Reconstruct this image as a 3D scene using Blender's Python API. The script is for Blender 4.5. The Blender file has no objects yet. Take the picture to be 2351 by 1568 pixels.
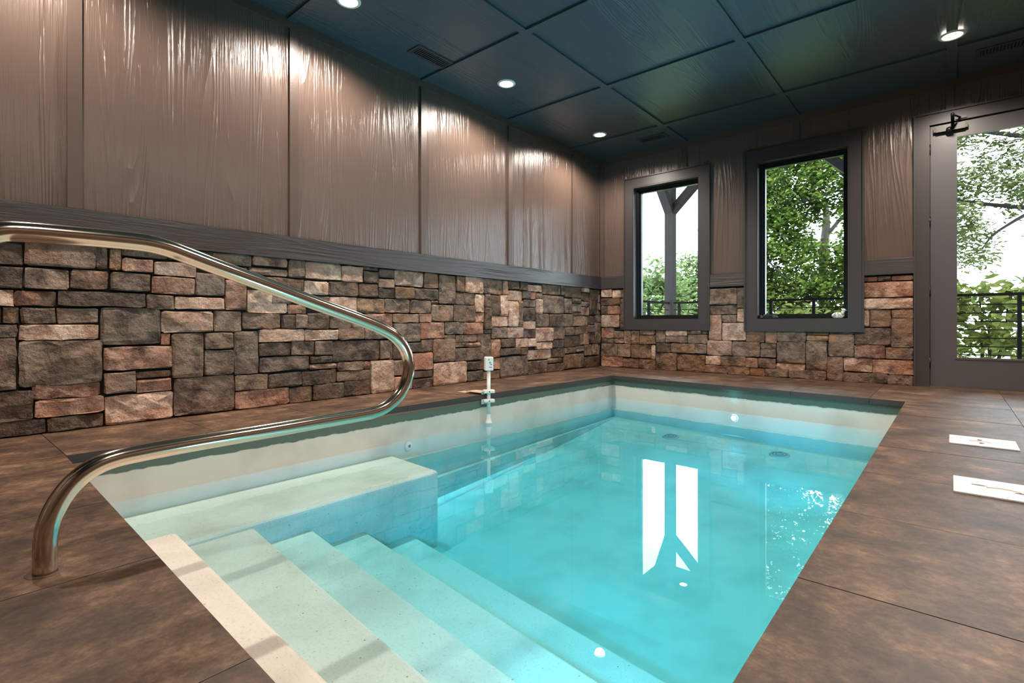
import bpy, bmesh, math, random
from mathutils import Vector, Matrix, noise as mnoise

scene = bpy.context.scene
COL = scene.collection
R = random.Random(7)

# ------------------------------------------------------------------ camera
F_PX, CY, YAW, CAM_H = 1178.0, 742.0, math.radians(40.57), 0.613
cam_d = bpy.data.cameras.new('camera')
cam_d.sensor_fit = 'HORIZONTAL'
cam_d.sensor_width = 36.0
cam_d.lens = 36.0 * F_PX / 2351.0
cam_d.shift_y = -(784.0 - CY) / 2351.0
cam_d.clip_start = 0.02
cam_d.clip_end = 300
cam = bpy.data.objects.new('camera', cam_d)
cam.location = (0, 0, CAM_H)
cam.rotation_euler = (math.radians(90), 0, YAW)
COL.objects.link(cam)
scene.camera = cam

# ------------------------------------------------------------------ world, exposure
world = bpy.data.worlds.new('sky')
scene.world = world
world.use_nodes = True
bg = world.node_tree.nodes['Background']
bg.inputs['Color'].default_value = (0.76, 0.89, 1.0, 1)
bg.inputs['Strength'].default_value = 12.0
scene.view_settings.view_transform = 'Standard'
scene.view_settings.look = 'None'
scene.view_settings.gamma = 1.0
scene.view_settings.exposure = 0.0
scene.view_settings.use_curve_mapping = False
scene.cycles.use_denoising = True
scene.cycles.caustics_reflective = False
scene.cycles.caustics_refractive = False
scene.cycles.sample_clamp_indirect = 6.0
scene.cycles.max_bounces = 7
scene.cycles.diffuse_bounces = 3
scene.cycles.glossy_bounces = 3
scene.cycles.transparent_max_bounces = 10
scene.cycles.use_adaptive_sampling = True
scene.cycles.adaptive_threshold = 0.03

LAMP_W = 215.0
LAMP_COL = (1.0, 0.87, 0.76)
POOL_LED = 30.0

# ------------------------------------------------------------------ room figures (metres)
XL, YB, H = -3.8266, 6.4033, 2.925          # left wall face, back wall face, ceiling face
XR, YN = 1.40, -1.50                        # right wall, wall behind the camera
WATER = -0.262
cY, sY = math.cos(YAW), math.sin(YAW)
def ray(px, py):
    x = (px - 1175.5) / F_PX; y = (py - CY) / F_PX
    return -sY + cY * x, cY + sY * x, -y
def on_left(px, py):
    a, b, c = ray(px, py); t = XL / a
    return t * b, CAM_H + t * c
def on_back(px, py):
    a, b, c = ray(px, py); t = YB / b
    return t * a, CAM_H + t * c

# ------------------------------------------------------------------ helpers
def srgb(r, g, b):
    f = lambda v: ((v / 255 + 0.055) / 1.055) ** 2.4 if v > 10 else v / 255 / 12.92
    return (f(r), f(g), f(b), 1)

class MB:
    def __init__(s): s.v = []; s.f = []; s.smooth = []
    def add(s, vs, fs, smooth=False):
        n = len(s.v); s.v += [tuple(v) for v in vs]
        s.f += [tuple(i + n for i in f) for f in fs]; s.smooth += [smooth] * len(fs)
        return s
    def box(s, x0, x1, y0, y1, z0, z1):
        vs = [(x, y, z) for z in (z0, z1) for y in (y0, y1) for x in (x0, x1)]
        return s.add(vs, [(0, 2, 3, 1), (4, 5, 7, 6), (0, 1, 5, 4), (2, 6, 7, 3), (0, 4, 6, 2), (1, 3, 7, 5)])
    def prism(s, poly, z0, z1):
        n = len(poly)
        a = sum(poly[i][0] * poly[(i + 1) % n][1] - poly[(i + 1) % n][0] * poly[i][1] for i in range(n))
        if a < 0: poly = poly[::-1]
        vs = [(x, y, z0) for x, y in poly] + [(x, y, z1) for x, y in poly]
        fs = [tuple(range(n))[::-1], tuple(range(n, 2 * n))] + [(i, (i + 1) % n, (i + 1) % n + n, i + n) for i in range(n)]
        return s.add(vs, fs)
    def obox(s, p, q, w, d, up=(0, 0, 1)):
        p, q = Vector(p), Vector(q); ax = (q - p).normalized()
        u = ax.cross(Vector(up)).normalized() if abs(ax.dot(Vector(up))) < 0.99 else Vector((1, 0, 0))
        t = u.cross(ax)
        vs = [e + u * a * w / 2 + t * b * d / 2 for e in (p, q) for a, b in ((-1, -1), (1, -1), (1, 1), (-1, 1))]
        return s.add(vs, [(0, 1, 2, 3), (7, 6, 5, 4), (0, 4, 5, 1), (1, 5, 6, 2), (2, 6, 7, 3), (3, 7, 4, 0)])
    def tube(s, pts, rad, n=12, closed=False):
        pts = [Vector(p) for p in pts]; m = len(pts)
        rads = rad if isinstance(rad, (list, tuple)) else [rad] * m
        nrm = None; vs = []
        for i, p in enumerate(pts):
            if closed: t = pts[(i + 1) % m] - pts[i - 1]
            else: t = pts[min(i + 1, m - 1)] - pts[max(i - 1, 0)]
            t.normalize()
            if nrm is None:
                nrm = t.orthogonal().normalized()
            nrm = (nrm - t * nrm.dot(t)).normalized(); b = t.cross(nrm)
            for k in range(n):
                a = 2 * math.pi * k / n
                vs.append(p + (nrm * math.cos(a) + b * math.sin(a)) * rads[i])
        fs = []
        for i in range(m if closed else m - 1):
            j = (i + 1) % m
            for k in range(n):
                k2 = (k + 1) % n
                fs.append((i * n + k, i * n + k2, j * n + k2, j * n + k))
        s.add(vs, fs, True)
        if not closed:
            o = len(s.v) - m * n
            s.f.append(tuple(o + k for k in range(n))[::-1]); s.smooth.append(False)
            s.f.append(tuple(o + (m - 1) * n + k for k in range(n))); s.smooth.append(False)
        return s
    def lathe(s, c, prof, n=24, axis=(0, 0, 1)):
        """prof: (radius, height) pairs along axis from c"""
        ax = Vector(axis).normalized(); u = ax.orthogonal().normalized(); w = ax.cross(u); c = Vector(c)
        vs = []
        for r, h in prof:
            for k in range(n):
                a = 2 * math.pi * k / n
                vs.append(c + ax * h + (u * math.cos(a) + w * math.sin(a)) * r)
        fs = [(i * n + k, i * n + (k + 1) % n, (i + 1) * n + (k + 1) % n, (i + 1) * n + k) for i in range(len(prof) - 1) for k in range(n)]
        return s.add(vs, fs, True)
    def mesh(s, name):
        me = bpy.data.meshes.new(name)
        me.from_pydata(s.v, [], s.f); me.polygons.foreach_set('use_smooth', s.smooth)
        me.update()
        return me
    def build(s, name, mat, parent=None, label=None):
        return link(name, s.mesh(name), mat, parent, label)

def link(name, me, mat, parent=None, label=None):
    if mat is not None and not me.materials: me.materials.append(mat)
    o = bpy.data.objects.new(name, me); COL.objects.link(o)
    if parent: o.parent = parent
    if label: o['label'] = label
    return o
def recalc(o):
    bm = bmesh.new(); bm.from_mesh(o.data); bmesh.ops.recalc_face_normals(bm, faces=bm.faces); bm.to_mesh(o.data); bm.free(); return o
def bevel(o, w, seg=2):
    m = o.modifiers.new('bevel', 'BEVEL'); m.width = w; m.segments = seg; m.limit_method = 'ANGLE'; m.angle_limit = math.radians(35); return o
def tag(o, label, cat, group=None, kind=None):
    o['label'] = label; o['category'] = cat
    if group: o['group'] = group
    if kind: o['kind'] = kind
    return o
def empty(name, loc=(0, 0, 0)):
    o = bpy.data.objects.new(name, None); o.location = loc; o.empty_display_size = 0.1; COL.objects.link(o); return o

# ------------------------------------------------------------------ materials
def new_mat(name):
    m = bpy.data.materials.new(name); m.use_nodes = True
    nt = m.node_tree; return m, nt, nt.nodes['Principled BSDF'], nt.nodes['Material Output']
def nd(nt, t, **kw):
    n = nt.nodes.new(t)
    for k, v in kw.items():
        if k.startswith('i_'): n.inputs[k[2:].replace('_', ' ')].default_value = v
        else: setattr(n, k, v)
    return n
def ramp(nt, stops):
    n = nt.nodes.new('ShaderNodeValToRGB'); cr = n.color_ramp
    while len(cr.elements) > 1: cr.elements.remove(cr.elements[-1])
    cr.elements[0].position, cr.elements[0].color = stops[0]
    for p, c in stops[1:]:
        e = cr.elements.new(p); e.color = c
    return n
def mapping(nt, scale, loc=(0, 0, 0)):
    tc = nd(nt, 'ShaderNodeTexCoord'); mp = nd(nt, 'ShaderNodeMapping')
    mp.inputs['Scale'].default_value = scale; mp.inputs['Location'].default_value = loc
    nt.links.new(tc.outputs['Object'], mp.inputs['Vector']); return mp
def plain(name, col, rough=0.5, metal=0.0, spec=0.5):
    m, nt, b, o = new_mat(name)
    b.inputs['Base Color'].default_value = col; b.inputs['Roughness'].default_value = rough; b.inputs['Metallic'].default_value = metal
    b.inputs['Specular IOR Level'].default_value = spec
    return m
def bumped(name, col, rough, scale, strength, dist=0.002, metal=0.0, detail=4):
    m, nt, b, o = new_mat(name)
    b.inputs['Base Color'].default_value = col; b.inputs['Roughness'].default_value = rough; b.inputs['Metallic'].default_value = metal
    mp = mapping(nt, scale if isinstance(scale, tuple) else (scale,) * 3)
    n = nd(nt, 'ShaderNodeTexNoise', i_Scale=1.0, i_Detail=detail)
    bp = nd(nt, 'ShaderNodeBump', i_Strength=strength, i_Distance=dist)
    nt.links.new(mp.outputs[0], n.inputs['Vector']); nt.links.new(n.outputs['Fac'], bp.inputs['Height']); nt.links.new(bp.outputs[0], b.inputs['Normal'])
    return m
def grain_paint(name, col, axis, rough=0.26, strength=1.0):
    """satin paint over embossed wood grain; axis = grain direction"""
    m, nt, b, o = new_mat(name)
    b.inputs['Base Color'].default_value = col
    sc = [5.0, 5.0, 5.0]; sc[axis] = 0.34
    mp = mapping(nt, tuple(sc))
    n = nd(nt, 'ShaderNodeTexNoise', i_Scale=1.0, i_Detail=1.5, i_Roughness=0.45, i_Distortion=0.35)
    mul = nd(nt, 'ShaderNodeMath', operation='MULTIPLY'); mul.inputs[1].default_value = 17.0
    fr = nd(nt, 'ShaderNodeMath', operation='PINGPONG'); fr.inputs[1].default_value = 0.5
    pw = nd(nt, 'ShaderNodeMath', operation='POWER'); pw.inputs[1].default_value = 2.2
    sc2 = [7.0, 7.0, 7.0]; sc2[axis] = 0.9
    mp2 = mapping(nt, tuple(sc2))
    msk = nd(nt, 'ShaderNodeTexNoise', i_Scale=1.0, i_Detail=2.0)
    mr = ramp(nt, [(0.40, (0.12,) * 3 + (1,)), (0.60, (1, 1, 1, 1))])
    m2 = nd(nt, 'ShaderNodeMath', operation='MULTIPLY')
    sc3 = [160.0, 160.0, 160.0]; sc3[axis] = 5.0
    mp3 = mapping(nt, tuple(sc3)); fine = nd(nt, 'ShaderNodeTexNoise', i_Scale=1.0, i_Detail=2.0)
    fm = nd(nt, 'ShaderNodeMath', operation='MULTIPLY'); fm.inputs[1].default_value = 0.16
    ad = nd(nt, 'ShaderNodeMath', operation='ADD')
    bp = nd(nt, 'ShaderNodeBump', i_Strength=strength, i_Distance=0.014)
    L = nt.links.new
    L(mp.outputs[0], n.inputs['Vector']); L(n.outputs['Fac'], mul.inputs[0]); L(mul.outputs[0], fr.inputs[0]); L(fr.outputs[0], pw.inputs[0])
    L(mp2.outputs[0], msk.inputs['Vector']); L(msk.outputs['Fac'], mr.inputs[0]); L(pw.outputs[0], m2.inputs[0]); L(mr.outputs[0], m2.inputs[1])
    L(mp3.outputs[0], fine.inputs['Vector']); L(fine.outputs['Fac'], fm.inputs[0]); L(m2.outputs[0], ad.inputs[0]); L(fm.outputs[0], ad.inputs[1])
    L(ad.outputs[0], bp.inputs['Height']); L(bp.outputs[0], b.inputs['Normal'])
    b.inputs['Roughness'].default_value = rough; b.inputs['Specular IOR Level'].default_value = 0.65
    return m

PAINT = srgb(98, 81, 72)
M = {}
M['paint_v'] = grain_paint('grained_paint_upright', PAINT, 2)
M['paint_ceil_bounce_tint'] = grain_paint('grained_paint_ceiling_bounce_tint', srgb(62, 76, 82), 1, 0.34, 0.5)  # teal light bounced off the pool is mixed into this paint colour
M['paint_y'] = grain_paint('grained_paint_along_wall', srgb(58, 51, 49), 1, 0.34, 0.7)
M['paint_x'] = grain_paint('grained_paint_across', srgb(68, 61, 58), 0, 0.34, 0.45)
M['batten'] = bumped('batten_paint', srgb(88, 73, 65), 0.32, 90, 0.25)
M['trim'] = bumped('trim_paint', srgb(66, 61, 60), 0.36, 70, 0.18)
M['door'] = plain('door_paint', srgb(88, 86, 88), 0.34)
M['black'] = plain('black_metal', srgb(22, 23, 25), 0.35, 0.0)
M['rail_black'] = plain('railing_black', srgb(9, 9, 10), 0.8, 0.0, 0.1)
M['sash'] = plain('black_sash', srgb(18, 22, 26), 0.28)
M['dark_back'] = plain('dark_mortar', srgb(34, 27, 23), 0.9)
M['steel'] = bumped('polished_steel', srgb(214, 200, 182), 0.13, 25, 0.02, metal=1.0)
M['chrome_dull'] = plain('dull_steel', srgb(150, 142, 134), 0.3, 1.0)
M['closer_cap'] = plain('closer_cap', srgb(84, 74, 66), 0.45, 0.4)
M['plaster'] = plain('plain_wall', PAINT, 0.45)
M['white_plastic'] = plain('white_plastic', srgb(238, 236, 230), 0.35)
M['button_green'] = plain('green_button', srgb(20, 130, 80), 0.4)
M['button_dark'] = plain('dark_button', srgb(50, 55, 62), 0.4)
M['print_blue'] = plain('blue_print', srgb(60, 75, 120), 0.5)
M['card'] = bumped('tan_board', srgb(190, 168, 140), 0.7, 60, 0.3)
M['tile_edge_shade'] = plain('tile_edge_shade', srgb(62, 56, 52), 0.7)  # side faces darkened in colour to stand for their weaker light
M['slab'] = plain('dark_grout', srgb(48, 40, 34), 0.9)
M['green_band'] = bumped('green_membrane', srgb(88, 104, 90), 0.55, 30, 0.3)
M['concrete'] = bumped('brown_concrete', srgb(120, 100, 84), 0.85, 40, 0.5)
M['drain'] = plain('drain_grey', srgb(176, 180, 176), 0.5)
M['drain_slot'] = plain('drain_slot', srgb(110, 116, 114), 0.6)
M['cable'] = plain('black_cable', srgb(20, 20, 24), 0.25)
M['vent'] = plain('vent_paint', srgb(58, 58, 60), 0.5)
M['vent_dark'] = plain('vent_inside', srgb(8, 8, 8), 0.9)
M['can_trim'] = plain('lamp_trim', srgb(225, 215, 205), 0.5)

def stone_mat(name, base, dark, warm, wamt=0.5):
    m, nt, b, o = new_mat(name); L = nt.links.new
    tc = nd(nt, 'ShaderNodeTexCoord'); oi = nd(nt, 'ShaderNodeObjectInfo')
    w = nd(nt, 'ShaderNodeMath', operation='MULTIPLY'); w.inputs[1].default_value = 40.0; L(oi.outputs['Random'], w.inputs[0])
    n1 = nd(nt, 'ShaderNodeTexNoise', noise_dimensions='4D', i_Scale=9.0, i_Detail=7.0, i_Roughness=0.66)
    n2 = nd(nt, 'ShaderNodeTexNoise', noise_dimensions='4D', i_Scale=4.0, i_Detail=3.0)
    n3 = nd(nt, 'ShaderNodeTexNoise', i_Scale=120.0, i_Detail=3.0)
    for n in (n1, n2): L(tc.outputs['Object'], n.inputs['Vector']); L(w.outputs[0], n.inputs['W'])
    L(tc.outputs['Object'], n3.inputs['Vector'])
    r1 = ramp(nt, [(0.40, (0, 0, 0, 1)), (0.58, (1, 1, 1, 1))]); L(n1.outputs['Fac'], r1.inputs[0])
    r2 = ramp(nt, [(0.48, (0, 0, 0, 1)), (0.66, (wamt,) * 3 + (1,))]); L(n2.outputs['Fac'], r2.inputs[0])
    mx1 = nd(nt, 'ShaderNodeMixRGB'); mx1.inputs[1].default_value = dark; mx1.inputs[2].default_value = base; L(r1.outputs[0], mx1.inputs[0])
    mx2 = nd(nt, 'ShaderNodeMixRGB'); mx2.inputs[2].default_value = warm; L(r2.outputs[0], mx2.inputs[0]); L(mx1.outputs[0], mx2.inputs[1])
    mx3 = nd(nt, 'ShaderNodeMixRGB', blend_type='MULTIPLY'); mx3.inputs[0].default_value = 0.55
    r3 = ramp(nt, [(0.3, (0.62, 0.62, 0.62, 1)), (0.7, (1.18, 1.18, 1.18, 1))]); L(n3.outputs['Fac'], r3.inputs[0])
    L(mx2.outputs[0], mx3.inputs[1]); L(r3.outputs[0], mx3.inputs[2])
    hv = nd(nt, 'ShaderNodeHueSaturation'); vr = nd(nt, 'ShaderNodeMapRange'); vr.inputs[3].default_value = 0.98; vr.inputs[4].default_value = 1.45; hv.inputs['Saturation'].default_value = 1.03
    L(oi.outputs['Random'], vr.inputs[0]); L(vr.outputs[0], hv.inputs['Value']); L(mx3.outputs[0], hv.inputs['Color'])
    L(hv.outputs[0], b.inputs['Base Color']); b.inputs['Roughness'].default_value = 0.62; b.inputs['Specular IOR Level'].default_value = 0.35
    # chipped relief
    vo = nd(nt, 'ShaderNodeTexVoronoi', voronoi_dimensions='4D', feature='F1', i_Scale=11.0); L(tc.outputs['Object'], vo.inputs['Vector']); L(w.outputs[0], vo.inputs['W'])
    nb = nd(nt, 'ShaderNodeTexNoise', i_Scale=26.0, i_Detail=6.0, i_Roughness=0.62); L(tc.outputs['Object'], nb.inputs['Vector'])
    a1 = nd(nt, 'ShaderNodeMath', operation='MULTIPLY'); a1.inputs[1].default_value = 0.55; L(vo.outputs['Distance'], a1.inputs[0])
    a2 = nd(nt, 'ShaderNodeMath', operation='ADD'); L(a1.outputs[0], a2.inputs[0]); L(nb.outputs['Fac'], a2.inputs[1])
    bp = nd(nt, 'ShaderNodeBump', i_Strength=1.0, i_Distance=0.028); L(a2.outputs[0], bp.inputs['Height']); L(bp.outputs[0], b.inputs['Normal'])
    return m
ST = {
 '1': stone_mat('stone_dark_brown', srgb(102, 85, 72), srgb(54, 43, 36), srgb(112, 82, 58), 0.6),
 '2': stone_mat('stone_brown', srgb(134, 112, 96), srgb(72, 57, 48), srgb(140, 104, 76), 0.6),
 '3': stone_mat('stone_tan', srgb(200, 172, 152), srgb(140, 110, 92), srgb(172, 126, 102), 0.7),
 '4': stone_mat('stone_red', srgb(174, 137, 116), srgb(98, 70, 57), srgb(152, 100, 78), 0.7),
 '5': stone_mat('stone_grey', srgb(128, 111, 97), srgb(76, 63, 54), srgb(120, 94, 74), 0.5),
 '6': stone_mat('stone_ochre', srgb(138, 110, 86), srgb(76, 58, 45), srgb(144, 102, 68), 0.7),
}
def tile_mat(name, axis):
    m, nt, b, o = new_mat(name); L = nt.links.new
    tc = nd(nt, 'ShaderNodeTexCoord'); oi = nd(nt, 'ShaderNodeObjectInfo')
    w = nd(nt, 'ShaderNodeMath', operation='MULTIPLY'); w.inputs[1].default_value = 60.0; L(oi.outputs['Random'], w.inputs[0])
    def no(sc, det, rgh):
        mp = nd(nt, 'ShaderNodeMapping'); s = [sc] * 3; s[axis] = sc * 0.85; mp.inputs['Scale'].default_value = s
        L(tc.outputs['Object'], mp.inputs['Vector'])
        n = nd(nt, 'ShaderNodeTexNoise', noise_dimensions='4D', i_Scale=1.0, i_Detail=det, i_Roughness=rgh); L(mp.outputs[0], n.inputs['Vector']); L(w.outputs[0], n.inputs['W'])
        return n
    n1 = no(5.5, 9.0, 0.70); n2 = no(48.0, 8.0, 0.75)
    r1 = ramp(nt, [(0.33, srgb(54, 45, 39)), (0.45, srgb(80, 63, 51)), (0.55, srgb(102, 80, 63)), (0.70, srgb(150, 121, 96))]); L(n1.outputs['Fac'], r1.inputs[0])
    r2 = ramp(nt, [(0.38, (0.55, 0.55, 0.55, 1)), (0.50, (0.95, 0.94, 0.93, 1)), (0.64, (1.5, 1.45, 1.4, 1))]); L(n2.outputs['Fac'], r2.inputs[0])
    mx = nd(nt, 'ShaderNodeMixRGB', blend_type='MULTIPLY'); mx.inputs[0].default_value = 0.85; L(r1.outputs[0], mx.inputs[1]); L(r2.outputs[0], mx.inputs[2])
    hv = nd(nt, 'ShaderNodeHueSaturation'); vr = nd(nt, 'ShaderNodeMapRange'); vr.inputs[3].default_value = 0.82; vr.inputs[4].default_value = 1.16
    L(oi.outputs['Random'], vr.inputs[0]); L(vr.outputs[0], hv.inputs['Value']); L(mx.outputs[0], hv.inputs['Color']); L(hv.outputs[0], b.inputs['Base Color'])
    b.inputs['Roughness'].default_value = 0.46; b.inputs['Specular IOR Level'].default_value = 0.4
    bp = nd(nt, 'ShaderNodeBump', i_Strength=0.16, i_Distance=0.003); L(n2.outputs['Fac'], bp.inputs['Height']); L(bp.outputs[0], b.inputs['Normal'])
    return m
M['tile_x'] = tile_mat('slate_tile_streaks_across', 0)
M['tile_y'] = tile_mat('slate_tile_streaks_along', 1)
def shell_mat(name, rough, bump):
    m, nt, b, o = new_mat(name); L = nt.links.new
    mp = mapping(nt, (1, 1, 1))
    n = nd(nt, 'ShaderNodeTexNoise', i_Scale=3.0, i_Detail=4.0); L(mp.outputs[0], n.inputs['Vector'])
    r = ramp(nt, [(0.3, srgb(200, 192, 180)), (0.55, srgb(218, 212, 201))]); L(n.outputs['Fac'], r.inputs[0])
    sp = nd(nt, 'ShaderNodeTexVoronoi', i_Scale=22.0); L(mp.outputs[0], sp.inputs['Vector'])
    sr = ramp(nt, [(0.0, (0.25, 0.22, 0.18, 1)), (0.055, (0.25, 0.22, 0.18, 1)), (0.075, (1, 1, 1, 1))]); L(sp.outputs['Distance'], sr.inputs[0])
    mx = nd(nt, 'ShaderNodeMixRGB', blend_type='MULTIPLY'); mx.inputs[0].default_value = 0.8 if bump else 0.0
    L(r.outputs[0], mx.inputs[1]); L(sr.outputs[0], mx.inputs[2]); L(mx.outputs[0], b.inputs['Base Color'])
    b.inputs['Roughness'].default_value = rough
    if bump:
        n4 = nd(nt, 'ShaderNodeTexNoise', i_Scale=120.0, i_Detail=4.0, i_Roughness=0.7); L(mp.outputs[0], n4.inputs['Vector'])
        r4 = ramp(nt, [(0.36, (0.62, 0.58, 0.52, 1)), (0.46, (1, 1, 1, 1))]); L(n4.outputs['Fac'], r4.inputs[0])
        m4 = nd(nt, 'ShaderNodeMixRGB', blend_type='MULTIPLY'); m4.inputs[0].default_value = 0.35; L(mx.outputs[0], m4.inputs[1]); L(r4.outputs[0], m4.inputs[2]); L(m4.outputs[0], b.inputs['Base Color'])
        n2 = nd(nt, 'ShaderNodeTexNoise', i_Scale=170.0, i_Detail=2.0); L(mp.outputs[0], n2.inputs['Vector'])
        bp = nd(nt, 'ShaderNodeBump', i_Strength=bump, i_Distance=0.002); L(n2.outputs['Fac'], bp.inputs['Height']); L(bp.outputs[0], b.inputs['Normal'])
    return m
M['shell'] = shell_mat('pool_shell_cream', 0.4, 0.0)
M['tread'] = shell_mat('pool_tread_textured', 0.6, 0.35)

def thin_glass(name, ior, tint, wave=0.0):
    m, nt, b, o = new_mat(name); L = nt.links.new
    nt.nodes.remove(b)
    lw = nd(nt, 'ShaderNodeLayerWeight', i_Blend=0.5); pw = nd(nt, 'ShaderNodeMath', operation='POWER'); pw.inputs[1].default_value = 5.0
    f0 = ((ior - 1) / (ior + 1)) ** 2
    fr = nd(nt, 'ShaderNodeMath', operation='MULTIPLY_ADD'); fr.inputs[1].default_value = 1 - f0; fr.inputs[2].default_value = f0
    L(lw.outputs['Facing'], pw.inputs[0]); L(pw.outputs[0], fr.inputs[0])
    tr = nd(nt, 'ShaderNodeBsdfTransparent'); tr.inputs[0].default_value = tint
    gl = nd(nt, 'ShaderNodeBsdfGlossy'); gl.inputs['Roughness'].default_value = 0.0; gl.inputs[0].default_value = (1, 1, 1, 1)
    mx = nd(nt, 'ShaderNodeMixShader'); L(fr.outputs[0], mx.inputs[0]); L(tr.outputs[0], mx.inputs[1]); L(gl.outputs[0], mx.inputs[2]); L(mx.outputs[0], o.inputs['Surface'])
    if wave:
        mp = mapping(nt, (3.0, 3.0, 3.0)); n = nd(nt, 'ShaderNodeTexNoise', i_Scale=1.0, i_Detail=2.0); bp = nd(nt, 'ShaderNodeBump', i_Strength=wave, i_Distance=0.01)
        L(mp.outputs[0], n.inputs['Vector']); L(n.outputs['Fac'], bp.inputs['Height']); L(bp.outputs[0], gl.inputs['Normal']); L(bp.outputs[0], lw.inputs['Normal'])
    return m, nt, o
M['glass'], _, _ = thin_glass('window_glass', 1.35, (0.97, 0.985, 0.98, 1))
M['water'], wnt, wout = thin_glass('pool_water', 1.33, (1, 1, 1, 1), 0.015)
ab = wnt.nodes.new('ShaderNodeVolumeAbsorption'); ab.inputs['Color'].default_value = (0.06, 0.865, 0.965, 1); ab.inputs['Density'].default_value = 1.25
wnt.links.new(ab.outputs[0], wout.inputs['Volume'])

def emit(name, col, s):
    m, nt, b, o = new_mat(name)
    b.inputs['Base Color'].default_value = (0.8, 0.8, 0.8, 1)
    b.inputs['Emission Color'].default_value = col + (1,); b.inputs['Emission Strength'].default_value = s
    return m
M['lens'] = emit('lamp_lens', (1.0, 0.86, 0.74), 14.0)
M['led'] = emit('pool_lamp_lens', (0.62, 0.82, 1.0), POOL_LED)
M['porch_lens'] = emit('porch_lamp_lens', (1.0, 0.92, 0.8), 20.0)

def leaf_mat(name, c1, c2, trans=0.35):
    m, nt, b, o = new_mat(name); L = nt.links.new; nt.nodes.remove(b)
    mp = mapping(nt, (1.6, 1.6, 1.6)); n = nd(nt, 'ShaderNodeTexNoise', i_Scale=3.0, i_Detail=3.0); L(mp.outputs[0], n.inputs['Vector'])
    r = ramp(nt, [(0.35, c1), (0.65, c2)]); L(n.outputs['Fac'], r.inputs[0])
    d = nd(nt, 'ShaderNodeBsdfDiffuse'); t = nd(nt, 'ShaderNodeBsdfTranslucent'); mx = nd(nt, 'ShaderNodeMixShader'); mx.inputs[0].default_value = trans
    L(r.outputs[0], d.inputs[0]); L(r.outputs[0], t.inputs[0]); L(d.outputs[0], mx.inputs[1]); L(t.outputs[0], mx.inputs[2]); L(mx.outputs[0], o.inputs['Surface'])
    return m
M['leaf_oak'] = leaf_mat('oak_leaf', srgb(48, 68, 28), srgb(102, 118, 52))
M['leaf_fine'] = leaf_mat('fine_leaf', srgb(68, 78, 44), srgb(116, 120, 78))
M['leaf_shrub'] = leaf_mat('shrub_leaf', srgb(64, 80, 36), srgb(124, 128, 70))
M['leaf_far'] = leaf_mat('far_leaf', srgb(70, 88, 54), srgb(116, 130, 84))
M['bark'] = bumped('bark', srgb(34, 28, 24), 0.95, (12, 12, 3), 0.8, 0.02)
M['snag'] = bumped('dead_wood', srgb(66, 58, 52), 0.95, (14, 14, 2), 0.7, 0.02)
M['post'] = bumped('dark_timber', srgb(30, 23, 21), 0.9, (20, 20, 1.5), 0.5, 0.004)
M['grass'] = plain('hillside_green', srgb(96, 112, 60), 0.9)
M['porch'] = bumped('porch_boards', srgb(110, 98, 88), 0.8, (4, 40, 4), 0.4)
M['porch_ceiling'] = plain('porch_soffit', srgb(70, 58, 50), 0.7)
def ceramic():
    m, nt, b, o = new_mat('speckled_ceramic'); L = nt.links.new
    mp = mapping(nt, (70, 70, 70)); n = nd(nt, 'ShaderNodeTexNoise', i_Scale=1.0, i_Detail=3.0); L(mp.outputs[0], n.inputs['Vector'])
    r = ramp(nt, [(0.36, srgb(150, 100, 80)), (0.46, srgb(196, 206, 196)), (0.62, srgb(236, 238, 230))]); L(n.outputs['Fac'], r.inputs[0]); L(r.outputs[0], b.inputs['Base Color'])
    bp = nd(nt, 'ShaderNodeBump', i_Strength=0.6, i_Distance=0.004); L(n.outputs['Fac'], bp.inputs['Height']); L(bp.outputs[0], b.inputs['Normal']); b.inputs['Roughness'].default_value = 0.45
    return m
M['ceramic'] = ceramic()
def cover_mat():
    m, nt, b, o = new_mat('white_painted_board'); L = nt.links.new
    mp = mapping(nt, (1, 1, 1)); n = nd(nt, 'ShaderNodeTexNoise', i_Scale=25.0, i_Detail=4.0); L(mp.outputs[0], n.inputs['Vector'])
    r = ramp(nt, [(0.3, srgb(206, 200, 192)), (0.5, srgb(220, 222, 226))]); L(n.outputs['Fac'], r.inputs[0]); L(r.outputs[0], b.inputs['Base Color']); b.inputs['Roughness'].default_value = 0.5
    return m
M['cover'] = cover_mat()
M['rusty_ring'] = plain('stained_ring', srgb(92, 74, 62), 0.5, 0.3)
M['rust'] = plain('rust_stain', srgb(186, 150, 112), 0.7)

# ================================================================== SETTING
# ---- left wall: core, panels, battens, ledge, stones
wl = MB().box(XL - 0.22, XL - 0.016, YN, YB + 0.2, -0.35, H + 0.1).build('wall_left', M['dark_back'])
tag(wl, 'long dark panelled wall with stone wainscot beside the pool', 'wall', kind='structure')
WB = [-0.66, 0.603, 1.892, 3.161, 4.424, 5.713]      # batten centres along Y
edges = [YN] + WB + [YB]
for a, b in zip(edges, edges[1:]):
    MB().box(XL - 0.016, XL, a + 0.002, b - 0.002, 1.25, H - 0.04).build('panel', M['paint_v'], wl)
for y in WB:
    MB().box(XL, XL + 0.019, y - 0.033, y + 0.033, 1.268, H - 0.072).build('batten', M['batten'], wl)
MB().box(XL, XL + 0.022, YN, YB, H - 0.072, H).build('top_trim', M['batten'], wl)
MB().box(XL, XL + 0.016, YB - 0.05, YB, 1.268, H - 0.072).build('corner_trim', M['batten'], wl)
MB().box(XL - 0.01, XL + 0.034, YN, YB, 1.112, 1.268).build('ledge_board', M['paint_y'], wl)
MB().box(XL - 0.01, XL + 0.044, YN, YB, 1.098, 1.114).build('ledge_strip', M['trim'], wl)

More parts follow.
